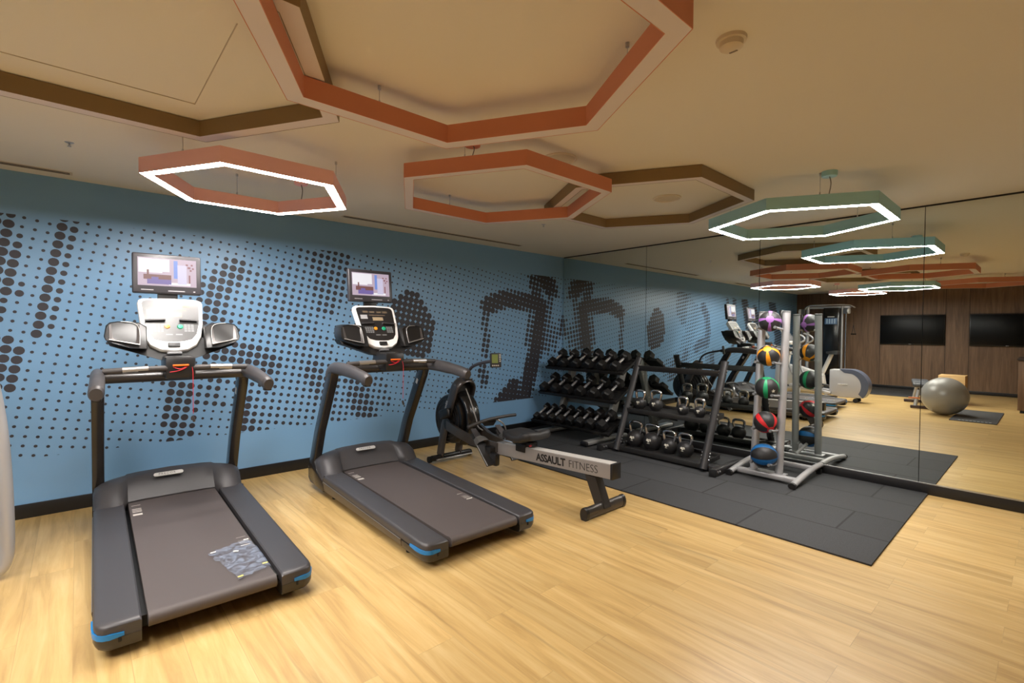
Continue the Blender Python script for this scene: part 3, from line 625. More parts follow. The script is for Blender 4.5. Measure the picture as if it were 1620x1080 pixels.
# ------------------------------------------------------------------ rowing machine (local y runs towards the blue wall)
def make_rower():
    t = thing('rowing_machine', 'silver and black air rowing machine between the right treadmill and the rubber tiles', 'rowing machine', (-2.5, -1.6, 0))
    bk, gun = BLACK(), GUN()
    rz = lambda y: .345 - (y - 0) * .048             # rail top height; y from 0.05 to -1.22
    alu = mat('rail_aluminium', (172, 166, 162), .34, .55)
    b = MB(); b.loft([[(x, y, z) for x, z in ((-.05, rz(y) - .112), (.05, rz(y) - .112), (.05, rz(y) - .004), (.046, rz(y)), (-.046, rz(y)), (-.05, rz(y) - .004))] for y in (.12, -1.21)]); rail = b.build('rail', alu, t)
    b = MB(); b.loft([[(x, y, rz(y) + e) for x, e in ((-.043, 0), (.043, 0), (.043, .0025), (-.043, .0025))] for y in (.02, -1.20)]); b.build('rail_track', mat('track_white', (214, 210, 204), .35, .2), rail)
    b = MB(); b.box((0, -1.219, rz(-1.22) - .056), (.108, .022, .120), .004); b.build('rail_end_cap', bk, t)
    # lettering on the rail's left side
    xd = Vector((0, -1, .048)); yd = Vector((0, .048, 1))
    text('rail_lettering', 'ASSAULT', .088, rail, (-.0506, -.42, rz(-.42) - .088), xd, yd, mat('black_print', (22, 20, 20), .5), offset=.0028, spacing=.93)
    text('rail_lettering_thin', 'FITNESS', .088, rail, (-.0506, -.79, rz(-.79) - .088), xd, yd, mat('black_print', (22, 20, 20), .5), offset=-.0014, spacing=.98)
    # rear leg
    b = MB(); b.loft([[(-.04, -1.06, .27), (.04, -1.06, .27), (.04, -.955, .27), (-.04, -.955, .27)], [(-.04, -1.155, .05), (.04, -1.155, .05), (.04, -1.06, .05), (-.04, -1.06, .05)]]); b.build('rear_leg', mat('leg_gunmetal', (58, 55, 54), .35, .4), t)
    b = MB(); b.tube([(-.215, -1.115, .042), (.215, -1.115, .042)], .032, 16, ry=.050, up=(0, 0, 1)); ft = b.build('rear_foot', gun, t)
    for s in (-1, 1):
        b = MB(); b.tube([(s * .212, -1.115, .042), (s * .245, -1.115, .042)], .034, 16, ry=.053); b.build('foot_end_cap', bk, ft)
    b = MB(); b.tube([(-.16, -1.06, .012), (.16, -1.06, .012)], .007, 8); b.tube([(-.16, -1.06, .012), (-.16, -1.10, .03)], .007, 8); b.tube([(.16, -1.06, .012), (.16, -1.10, .03)], .007, 8); b.build('lift_handle', bk, ft)
    # seat on its carriage
    rings = []
    for k, (y, wd, zz) in enumerate(((-.09, .10, .0), (-.10, .13, .006), (-.18, .150, .004), (-.26, .155, -.012), (-.34, .158, .0), (-.40, .155, .030), (-.45, .14, .034), (-.465, .11, .028))):
        zc = .446 + zz; th = .072 if 0 < k < 7 else .05
        ring = []
        for a in range(24):
            an = 2 * pi * a / 24; cx, cz = cos(an), sin(an)
            x = wd * (abs(cx) ** .45) * (1 if cx > 0 else -1); z = zc + (th * .5) * (abs(cz) ** .6) * (1 if cz > 0 else -1)
            if cz > 0: z += .010 * (abs(x) / .15) ** 2 - (.006 if abs(x) < .03 and k > 3 else 0)
            ring.append((x, y + .045, z))
        rings.append(ring)
    b = MB(); b.loft(rings); b.build('seat', mat('seat_foam', (40, 39, 40), .55), t, 60)
    b = MB(); b.box((0, -.22, .388), (.09, .24, .045), .006); b.box((0, -.22, .35), (.125, .12, .075), .006); cg = b.build('seat_carriage', bk, t)
    b = MB(); b.tube([(-.055, -.36, .392), (-.075, -.36, .392)], .009, 10); b.build('carriage_wheel', mat('red_wheel', (150, 30, 34), .4), cg)
    # front: base bar, arch of two legs
    b = MB(); b.tube([(-.25, .95, .045), (.25, .95, .045)], .022, 12, ry=.032); bar = b.build('front_foot', bk, t)
    b = MB(); b.tube([(-.22, .90, .035), (.25, .90, .035)], .010, 10); b.build('front_foot_tube', STEEL(), bar)
    for s in (-1, 1):
        b = MB(); b.tube([(s * .262 - .014, .965, .034), (s * .262 + .014, .965, .034)], .034, 18); b.build('transport_wheel', MATTE(), bar)
    pth = [(-.118, .985, .055), (-.118, .90, .38), (-.118, .80, .62), (-.118, .735, .78)]
    pth += [(.118 * cos(pi - pi * k / 10), .735 - .05 * sin(pi * k / 10), .78 + .115 * sin(pi * k / 10)) for k in range(1, 10)]
    pth += [(.118, .735, .78), (.118, .80, .62), (.118, .90, .38), (.118, .985, .055)]
    b = MB(); b.tube(pth, .020, 16, ry=.060, up=(0, 1, 0))
    fr = b.build('front_arch', mat('arch_gunmetal', (92, 88, 88), .3, .55), t, 60)
    text('arch_lettering', 'ROWER', .042, fr, (-.138, .865, .52), (0, -.36, .93), (0, .93, .36), mat('white_print', (205, 205, 205), .5), offset=.001)
    b = MB(); b.box((0, .745, .74), (.20, .045, .28), .02); b.build('arch_infill', mat('infill_black', (20, 19, 19), .3), t)
    # fan wheel housing
    prof = [(0, -.098), (.20, -.098), (.245, -.088), (.262, -.06), (.268, 0), (.262, .06), (.245, .088), (.20, .098), (0, .098)]
    b = MB(); b.lathe(prof, (0, .88, .46), RY(R(90)), 40); fan = b.build('fan_housing', mat('fan_black', (24, 23, 24), .32), t)
    for s in (-1, 1):
        for r in (.09, .13, .17, .21):
            b = MB(); b.tube([(s * .1, .88 + r * cos(a * pi / 16), .46 + r * sin(a * pi / 16)) for a in range(32)], .0045, 6, closed=True); b.build('fan_guard_ring', mat('guard_wire', (66, 64, 64), .4, .4), fan)
        b = MB(); b.tube([(s * .10, .80, .42), (s * .155, .80, .42)], .062, 24); b.build('hub_cover', bk, t)
    # black front shroud bulging towards the seat
    rings = []
    for a in range(13):
        an = R(-50) + R(150) * a / 12; rr = .292 + .02 * sin(pi * a / 12)
        c = (.86 - rr * cos(an), .46 + rr * sin(an)); hw = .082
        nrm = (-cos(an), sin(an))
        rings.append([(hw * cos(2 * pi * k / 16), c[0] + nrm[0] * .035 * sin(2 * pi * k / 16), c[1] + nrm[1] * .035 * sin(2 * pi * k / 16)) for k in range(16)])
    b = MB(); b.loft(rings); b.build('front_shroud', mat('shroud_black', (28, 27, 27), .25, coat=.2), t, 60)
    b = MB(); b.tube(smooth([(-.02, .66, .80), (-.02, .60, .72), (-.02, .52, .58), (-.03, .45, .48), (-.06, .40, .44), (-.08, .30, .43)]), .006, 8); b.build('drive_strap', mat('strap_grey', (150, 148, 145), .4), t)
    for s in (-1, 1):   # side wings from the hub to the rail
        b = MB(); b.loft([[(s * .13, .82, .36), (s * .155, .82, .36), (s * .155, .82, .46), (s * .13, .82, .46)], [(s * .13, .60, .315), (s * .16, .60, .315), (s * .16, .60, .405), (s * .13, .60, .405)],
                          [(s * .10, .44, .27), (s * .135, .42, .27), (s * .135, .42, .36), (s * .10, .44, .36)], [(s * .045, .10, .245), (s * .06, .10, .245), (s * .06, .10, .335), (s * .045, .10, .335)]]); b.build('chassis_wing', mat('chassis_gunmetal', (96, 90, 86), .28, .6), t)
    b = MB(); b.box((-.165, .83, .53), (.05, .17, .10), .02, rot=RX(R(-18))); b.box((.165, .83, .53), (.05, .17, .10), .02, rot=RX(R(-18))); b.build('rear_block', bk, t)
    # monitor on its bent arm
    b = MB(); b.tube(smooth([(0, .68, .885), (0, .655, .96), (.0, .60, 1.02), (0, .50, 1.06), (.01, .36, 1.09), (.02, .29, 1.10)], 2), .016, 12); b.build('monitor_arm', mat('arm_dark', (60, 59, 66), .4, .2), t)
    b = MB(); b.box((0, .68, .895), (.10, .10, .022), .008); b.build('arch_cap', bk, t)
    M = Matrix.Translation((.035, .245, 1.112)) @ RZ(R(-22)) @ RX(R(-6))
    b = MB(); b.box((0, 0, 0), (.112, .035, .142), .010); b.box((0, .03, -.01), (.05, .04, .05), .008); b.xf(M); mo = b.build('monitor', mat('monitor_black', (38, 37, 40), .45), t)
    def q(name, rects, m, d=-.0182):
        k = MB()
        for x, z, wd, hg in rects: k.poly([M @ Vector((x - wd / 2, d, z - hg / 2)), M @ Vector((x + wd / 2, d, z - hg / 2)), M @ Vector((x + wd / 2, d, z + hg / 2)), M @ Vector((x - wd / 2, d, z + hg / 2))])
        k.build(name, m, mo)
    q('lcd', [(-.012, .014, .062, .085)], mat('lcd_green', (110, 122, 70), .25))
    q('monitor_keys', [(.040, .05 - .02 * i, .014, .013) for i in range(4)] + [(-.036 + .019 * i, -.052, .012, .013) for i in range(4)], mat('key_light', (176, 172, 160), .5))
    # foot plates with straps
    for s in (-1, 1):
        P0 = Vector((s * .155, .32, .405)); P1 = Vector((s * .155, .06, .15)); d = (P1 - P0).normalized(); n = Vector((0, -d.z, d.y)); n = n if n.z > 0 else -n
        def pl(x, a, e): return tuple(P0 + d * a + Vector((x, 0, 0)) + n * e)
        L_ = (P1 - P0).length
        b = MB(); b.loft([[pl(x, 0, e) for x, e in ((-.05, -.012), (.05, -.012), (.05, .004), (-.05, .004))], [pl(x, L_, e) for x, e in ((-.055, -.012), (.055, -.012), (.055, .004), (-.055, .004))]]); fp = b.build('foot_plate', mat('foot_plate_black', (40, 39, 40), .45), t)
        b = MB(); b.tube([pl(-.058, .10, .0), pl(-.05, .10, .05), pl(0, .10, .066), pl(.05, .10, .05), pl(.058, .10, .0)], .004, 8, ry=.035, up=(0, 1, 0)); b.build('foot_strap', mat('strap_rubber', (84, 82, 80), .6), fp)
        b = MB(); b.loft([[pl(x, -.05, e) for x, e in ((-.03, 0), (.03, 0), (.03, .008), (-.03, .008))], [pl(x, .06, e) for x, e in ((-.034, .012), (.034, .012), (.034, .02), (-.034, .02))]]); b.build('toe_pad', mat('toe_pad', (66, 62, 64), .6), fp)
        b = MB()
        b.tube([pl(-.055, .12, .006), pl(-.055, L_, .006)], .004, 6); b.build('plate_rim', STEEL(), fp)
    b = MB(); b.box((0, .17, .25), (.26, .10, .10), .015); b.box((-.10, .12, .19), (.06, .16, .12), .02); b.build('foot_plate_mount', bk, t)
    # pull handle resting in its hook
    b = MB(); b.tube(smooth([(-.36, .165, .512), (-.24, .145, .548), (-.12, .135, .566), (0, .130, .572), (.10, .128, .574), (.20, .13, .572)], 2), .0155, 12); hb = b.build('pull_handle', mat('handle_grip', (46, 44, 44), .5), t)
    b = MB(); b.box((-.06, .138, .562), (.075, .036, .022), .008); b.loft([[(-.20, .155, .535), (-.03, .15, .535), (-.03, .165, .550), (-.20, .17, .545)], [(-.17, .16, .50), (-.06, .155, .495), (-.06, .17, .51), (-.17, .17, .51)]]); b.build('handle_yoke', bk, hb)
    b = MB(); b.tube(smooth([(-.03, .16, .552), (.0, .10, .53), (.02, .07, .48), (.02, .06, .40), (.01, .08, .352)], 2), .006, 10, ry=.020, up=(0, 1, 0)); b.build('handle_hook', STEEL(), t)
    b = MB(); b.tube([(.0, .07, .358), (-.0, -.06, .362)], .004, 6); b.build('hook_wire', CHROME(), t)
    return t
make_rower()

# ------------------------------------------------------------------ dumbbell rack and dumbbells
TL = R(28)
def make_dumbbell_rack():
    t = thing('dumbbell_rack', 'three tier silver and black dumbbell rack standing in the mirror corner', 'rack', (-.55, -.82, 0))
    sv = mat('rack_silver', (150, 150, 148), .4, .5); bk = mat('rack_black', (20, 19, 19), .5)
    ox = .55                      # world x = local x - .55
    tiers = [(-.38, .952), (-.52, .606), (-.66, .228)]
    for x0, z0 in tiers:
        b = MB(); M = Matrix.Translation((x0 + ox, 0, z0)) @ RY(-TL)
        b.box((0, 0, -.008), (.33, 1.32, .010), .003); b.box((-.163, 0, .012), (.008, 1.32, .042), .003); b.box((.163, 0, .006), (.008, 1.32, .032), .003)
        b.box((-.075, 0, .001), (.02, 1.32, .010), .003); b.box((.075, 0, .001), (.02, 1.32, .010), .003)
        for s in (-1, 1): b.box((0, s * .657, .004), (.33, .006, .034), .002)
        b.xf(M); b.build('shelf', bk, t)
    for y in (.40, -.44):
        b = MB(); b.prism([(-.64 + ox, .075), (-.49 + ox, .075), (-.40 + ox, .30), (-.30 + ox, .55), (-.20 + ox, .80), (-.12 + ox, 1.00), (-.17 + ox, 1.055), (-.24 + ox, 1.0), (-.44 + ox, .905), (-.46 + ox, .885), (-.30 + ox, .86), (-.33 + ox, .74), (-.38 + ox, .655), (-.60 + ox, .55), (-.62 + ox, .535), (-.44 + ox, .50), (-.50 + ox, .34), (-.53 + ox, .28), (-.74 + ox, .17), (-.75 + ox, .155), (-.60 + ox, .135)], 'y', y - .028, y + .028, .004)
        up = b.build('upright', sv, t)
        b = MB(); b.box((-.57 + ox, y, .052), (.82, .11, .05), .018, 3); b.build('foot', sv, t)
        b = MB(); b.box((-.985 + ox, y, .052), (.03, .116, .056), .018, 3); b.build('foot_end_cap', BLACK(), t)
        b = MB(); b.box((-.57 + ox, y, .014), (.6, .06, .028), .004); b.build('foot_pad', MATTE(), t)
        for z, x in ((.16, -.545), (.50, -.36), (.83, -.22)):
            b = MB(); b.tube([(x + ox, y - .034, z), (x + ox, y + .034, z)], .010, 8); b.build('bolt', STEEL(), up)
    b = MB(); b.box((-.35 + ox, 0, .44), (.05, .84, .06), .01); b.build('cross_brace', sv, t)
    return t
make_dumbbell_rack()
HEXM = mat('hex_rubber', (24, 23, 23), .42, bump=.08, bscale=700)
def make_dumbbell(r, hl, L):
    t = thing('dumbbell', 'x', 'dumbbell')
    for s in (-1, 1):
        rings = []
        for x, k in ((L - hl, .78), (L - hl + .012, 1), (L - .014, 1), (L, .74)):
            rings.append([(s * x, r * k * cos(pi / 6 + a * pi / 3), r * k * sin(pi / 6 + a * pi / 3)) for a in range(6)])
        b = MB(); b.loft(rings); b.build('head', HEXM, t, 12)
    b = MB(); xs = [-(L - hl) - .003 + k * 2 * (L - hl + .003) / 8 for k in range(9)]
    b.tube([(x, 0, 0) for x in xs], [.0150 + .003 * cos(pi * (k - 4) / 8) for k in range(9)], 12); b.build('handle', mat('handle_bright_steel', (232, 232, 234), .26, .8), t)
    t.rotation_euler = (0, -TL, 0)
    return t
ORD = ['first', 'second', 'third', 'fourth', 'fifth', 'sixth', 'seventh', 'eighth']
def tier(name, x, z0, ysz, size, group):
    proto = None
    for k, (y, (r, hl, L)) in enumerate(ysz):
        d = make_dumbbell(r, hl, L)
        zc = z0 + (r * .866 + .003) / cos(TL) ; d.location = (x - 0, y, zc)
        d['label'] = 'black hex dumbbell with chrome handle, %s from the blue wall on the %s tier' % (ORD[k], name); d['group'] = group
for nm, x, z0, ysz in (('top', -.38, .952, [(y, (.070, .098, .172)) for y in (-.255, -.475, -.695, -.905, -1.125, -1.34)]),
                      ('middle', -.52, .606, [(y, (.073 + .003 * (i == 2), .102, .180)) for i, y in enumerate((-.24, -.455, -.675, -.895, -1.115, -1.335))]),
                      ('bottom', -.66, .228, [(y, (.050 + .0036 * i, .078 + .003 * i, .156)) for i, y in enumerate((-.225, -.365, -.52, -.675, -.84, -1.0, -1.17, -1.345))])):
    tier(nm, x, z0, ysz, None, 'hex dumbbells on the %s tier of the rack' % nm)

# ------------------------------------------------------------------ kettlebell rack and kettlebells
def make_kb_rack():
    t = thing('kettlebell_rack', 'black two shelf kettlebell rack leaning back beside the mirror', 'rack', (-.65, -2.175, 0))
    bk = mat('rack_charcoal', (48, 47, 48), .42, .2); ox = .65
    for y in (.525, -.525):
        b = MB(); b.tube([(-.88 + ox, y, .035), (-.435 + ox, y, 1.09)], .028, 14, ry=.040, up=(0, 1, 0)); up = b.build('post', bk, t)
        b = MB(); b.tube([(-.436 + ox, y, 1.084), (-.432 + ox, y, 1.094)], .030, 14, ry=.042, up=(0, 1, 0)); b.build('post_cap', MATTE(), up)
        yo = y + (.16 if y > 0 else -.145)
        b = MB(); b.box((-.70 + ox, yo, .048), (.56, .062, .075), .014, 3); ft = b.build('foot', bk, t)
        b = MB(); b.box((-.985 + ox, yo, .048), (.016, .070, .082), .008); b.build('foot_end_cap', MATTE(), ft)
        for dx in (-.94, -.9, -.55, -.5):
            b = MB(); b.tube([(dx + ox, yo - .042, .055), (dx + ox, yo + .042, .055)], .011, 8); b.build('bolt', STEEL(), ft)
        for dx in (-.95, -.47):
            b = MB(); b.tube([(dx + ox, yo, 0), (dx + ox, yo, .02)], .024, 12); b.build('levelling_pad', MATTE(), ft)
        b = MB(); b.box((-.80 + ox, (y + yo) / 2, .05), (.10, .16, .05), .006); b.build('foot_bracket', bk, t)
        for z in (.13, .16, .19, .52, .56, .97, 1.0):
            x = -.88 + .445 * (z - .035) / 1.055; b = MB(); b.tube([(x + ox, y - .044, z), (x + ox, y + .044, z)], .009, 8); b.build('bolt', STEEL(), up)
    for x0, z0, dpt in ((-.66, .072, .40), (-.545, .498, .33)):
        b = MB(); M = Matrix.Translation((x0 + ox, 0, z0)) @ RY(-R(4))
        b.box((0, 0, -.01), (dpt, 1.0, .012), .003); b.box((-dpt / 2, 0, -.002), (.010, 1.0, .052), .003); b.box((dpt / 2, 0, .005), (.010, 1.0, .05), .003)
        for s in (-1, 1): b.box((0, s * .497, -.0), (dpt, .008, .05), .003)
        b.xf(M); b.build('shelf', mat('shelf_charcoal', (40, 39, 39), .5, .1), t)
        for s in (-1, 1):
            b = MB(); b.box((x0 - dpt / 2 + .07 + ox, s * .505, z0 - .02), (.14, .012, .08), .003); b.build('shelf_bracket', bk, t)
    b = MB(); M = Matrix.Translation((-.485 + ox, 0, .968)) @ RY(-R(20)); b.box((0, 0, 0), (.012, 1.0, .065), .003); b.box((.02, 0, -.03), (.05, 1.0, .01), .003); b.xf(M); b.build('top_rail', bk, t)
    b = MB(); b.box((-.70 + ox, 0, .035), (.05, 1.05, .03), .004); b.build('lower_brace', bk, t)
    return t
make_kb_rack()
KBM = mat('kettlebell_rubber', (34, 33, 34), .45)
def make_kettlebell(r, hh, label, group, loc, rz=0):
    t = thing('kettlebell', label, 'kettlebell', loc, rz, group)
    prof = [(0, 0), (r * .62, 0)] + [(r * cos(a), r * .84 + r * sin(a)) for a in [R(-52) + R(142) * k / 16 for k in range(17)]]
    MB().lathe(prof, n=32).build('bell_body', KBM, t, 50)
    zt = r * 1.72; wb_, wt = r * .78, r * .80
    path = smooth([(0, -wb_ * .78, zt - r * .30), (0, -wb_ * .98, zt + hh * .22), (0, -wt * 1.02, zt + hh * .80), (0, -wt * .62, zt + hh), (0, 0, zt + hh * 1.02), (0, wt * .62, zt + hh), (0, wt * 1.02, zt + hh * .80), (0, wb_ * .98, zt + hh * .22), (0, wb_ * .78, zt - r * .30)], 2)
    MB().tube(path, .0155, 12, up=(1, 0, 0)).build('handle', CHROME(), t)
    # white emblem on the front, facing the room (-x, slightly up)
    q = MB(); nr = Vector((-.97, -.12, .18)).normalized(); c0 = Vector((0, 0, r * .84)); sx = Vector((0, -1, 0)); sx = (sx - nr * sx.dot(nr)).normalized(); sy = nr.cross(sx) * -1
    if sy.z < 0: sy = -sy
    def E_(x, v):
        d = (nr + sx * x + sy * v).normalized(); return tuple(c0 + d * (r * 1.006))
    k = .34
    for pts in ([(-.9, .15), (-.55, .8), (-.25, .5), (0, .62), (.25, .5), (.55, .8), (.9, .15), (.5, -.1), (.28, .1), (.18, -.35), (-.18, -.35), (-.28, .1), (-.5, -.1)], [(-.4, -.62), (.4, -.62), (.4, -.85), (-.4, -.85)]):
        q.poly([E_(x * k, v * k) for x, v in pts])
    q.build('emblem', mat('emblem_white', (206, 202, 186), .5), t)
    return t
KG1, KG2 = 'kettlebells on the lower shelf', 'kettlebells on the upper shelf'
for (y, r, hh, lb) in ((-1.765, .100, .105, 'largest kettlebell, leftmost on the lower shelf'), (-1.985, .104, .095, 'large kettlebell, second from left on the lower shelf'), (-2.20, .088, .085, 'kettlebell third from left on the lower shelf'), (-2.39, .088, .085, 'rightmost kettlebell on the lower shelf')):
    make_kettlebell(r, hh, 'black chrome handled ' + lb, KG1, (-.66, y, .071))
for (y, r, hh, lb) in ((-1.75, .072, .085, 'kettlebell leftmost on the upper shelf'), (-1.96, .078, .09, 'kettlebell second from left on the upper shelf'), (-2.295, .062, .080, 'small kettlebell right of the gap on the upper shelf'), (-2.49, .062, .080, 'small kettlebell rightmost on the upper shelf')):
    make_kettlebell(r, hh, 'black chrome handled ' + lb, KG2, (-.55, y, .497))

# ------------------------------------------------------------------ medicine ball tower
def make_ball_rack():
    t = thing('medicine_ball_rack', 'silver upright tower for medicine balls in front of the mirror', 'rack', (-.5, -3.19, 0))
    sv = SILVER(); ox, oy = .5, 3.19
    for y0, y1 in ((-3.065, -3.085), (-3.295, -3.30)):
        b = MB(); b.tube([(-.575 + ox, y0 + oy, .05), (-.47 + ox, y1 + oy, 1.60)], .026, 16, ry=.036, up=(0, 1, 0)); p = b.build('post', sv, t)
        b = MB(); b.tube([(-.4705 + ox, y1 + oy, 1.596), (-.469 + ox, y1 + oy, 1.612)], .028, 16, ry=.038, up=(0, 1, 0)); b.build('post_cap', mat('cap_grey', (96, 98, 98), .5), p)
    for zb in (1.513, 1.182, .877, .548, .232):
        z = zb - .072; xp = -.575 + .105 * (z - .05) / 1.55
        for y, s in ((-3.106, 1), (-3.268, -1)):
            b = MB(); b.tube(smooth([(xp + .02 + ox, y + oy + s * .004, z - .004), (xp - .06 + ox, y + oy + s * .004, z - .002), (xp - .175 + ox, y + oy, z + .012)]), .0115, 10); pr = b.build('prong', sv, t)
            b = MB(); b.tube([(xp - .168 + ox, y + oy, z + .011), (xp - .190 + ox, y + oy, z + .0135)], .0135, 10); b.build('prong_cap', mat('cap_grey', (96, 98, 98), .5), pr)
    for y, s in ((-2.922, 1), (-3.485, -1)):
        pth = [(-.79 + k * .78 / 12, 0, .030 + .055 * sin(pi * min(1, k / 12 * .62 + .0))) for k in range(13)]
        b = MB(); b.tube([(x + ox, y + oy, z + .012) for x, _, z in pth], .024, 14, ry=.030, up=(0, 1, 0)); ft = b.build('curved_foot', sv, t)
        b = MB(); b.tube([(-.812 + ox, y + oy, .040), (-.782 + ox, y + oy, .0425)], .027, 14, ry=.033, up=(0, 1, 0)); b.build('foot_end_cap', BLACK(), ft)
        b = MB(); b.box((-.76 + ox, y + oy, .008), (.05, .04, .016), .003); b.box((-.06 + ox, y + oy, .03), (.05, .04, .06), .003); b.build('foot_pad', MATTE(), ft)
    b = MB(); b.box((-.655 + ox, -3.197 + oy, .055), (.062, .56, .045), .008); fb = b.build('front_beam', sv, t)
    b = MB(); b.box((-.20 + ox, -3.197 + oy, .085), (.05, .56, .045), .008); b.build('rear_beam', sv, t)
    b = MB(); b.box((-.575 + ox, -3.185 + oy, .060), (.13, .34, .014), .004); b.build('mount_plate', sv, t)
    for y in (-3.06, -3.13, -3.23, -3.32):
        b = MB(); b.lathe([(0, 0), (.013, 0), (.013, .008), (.006, .012), (0, .012)], (-.635 + ox, y + oy, .0665), n=6); b.build('bolt', STEEL(), fb)
    b = MB(); b.tube([(-.56 + ox, -3.185 + oy, .16), (-.22 + ox, -3.185 + oy, .10)], .018, 10); b.build('brace', sv, t)
    return t
make_ball_rack()
def medball(z, rgb, name, label, pole, k=.22, cap=.32, r=.099, star=None, face=(0, 0, 1)):
    xp = -.575 + .105 * (z - .05) / 1.55
    M = ball_mat('ball_' + name, rgb, k, cap)
    t = MB().ball((0, 0, 0), r, 40, 24).build('medicine_ball', M)
    t.location = (xp - .088, -3.187, z)
    t.rotation_mode = 'QUATERNION'; zz = Vector(pole).normalized(); xx = Vector(face); xx = (xx - zz * xx.dot(zz)).normalized(); t.rotation_quaternion = Matrix((xx, zz.cross(xx), zz)).transposed().to_quaternion()
    tag(t, label, 'medicine ball', 'medicine balls on the tower')
    if star:
        q = MB(); nr = Vector(star).normalized(); up = Vector((0, 0, 1)); up = (up - nr * up.dot(nr)).normalized(); sd = nr.cross(up)
        pts = [(.19 * (1 if i % 2 == 0 else .45) * sin(i * pi / 5 + .2), .19 * (1 if i % 2 == 0 else .45) * cos(i * pi / 5 + .2)) for i in range(10)]
        q.poly([tuple((nr + sd * x + up * v).normalized() * r * 1.006) for x, v in pts])
        q.xf(t.rotation_quaternion.to_matrix().to_4x4().inverted()); q.build('emblem', mat('emblem_white', (206, 202, 186), .5), t)
    return t
camd = Vector((-.93, -.37, 0))
medball(1.513, (150, 96, 170), 'purple', 'black and purple medicine ball at the top of the tower', (-.93, -.33, .20), .18, .34, face=(.1, 0, 1))
medball(1.182, (236, 150, 20), 'yellow', 'black and amber medicine ball, second from the top of the tower', (-.66, -.10, .72), .22, .36, face=(-.75, -.35, -.9))
medball(.877, (20, 150, 96), 'green', 'black and green medicine ball in the middle of the tower', (-.28, -.06, .95), .19, .38, r=.105, star=(-.55, -.70, -.18), face=(-.97, -.22, 0))
medball(.548, (200, 28, 36), 'red', 'black and red medicine ball, second from the bottom of the tower', (-.50, -.66, -.56), .22, .34, r=.104, star=(.6, -.5, .5), face=(-.7, .35, .5))
medball(.232, (12, 96, 160), 'blue', 'black and blue medicine ball at the bottom of the tower', (.35, -.93, .08), .25, .3, r=.117, face=(-.93, -.35, -.42))

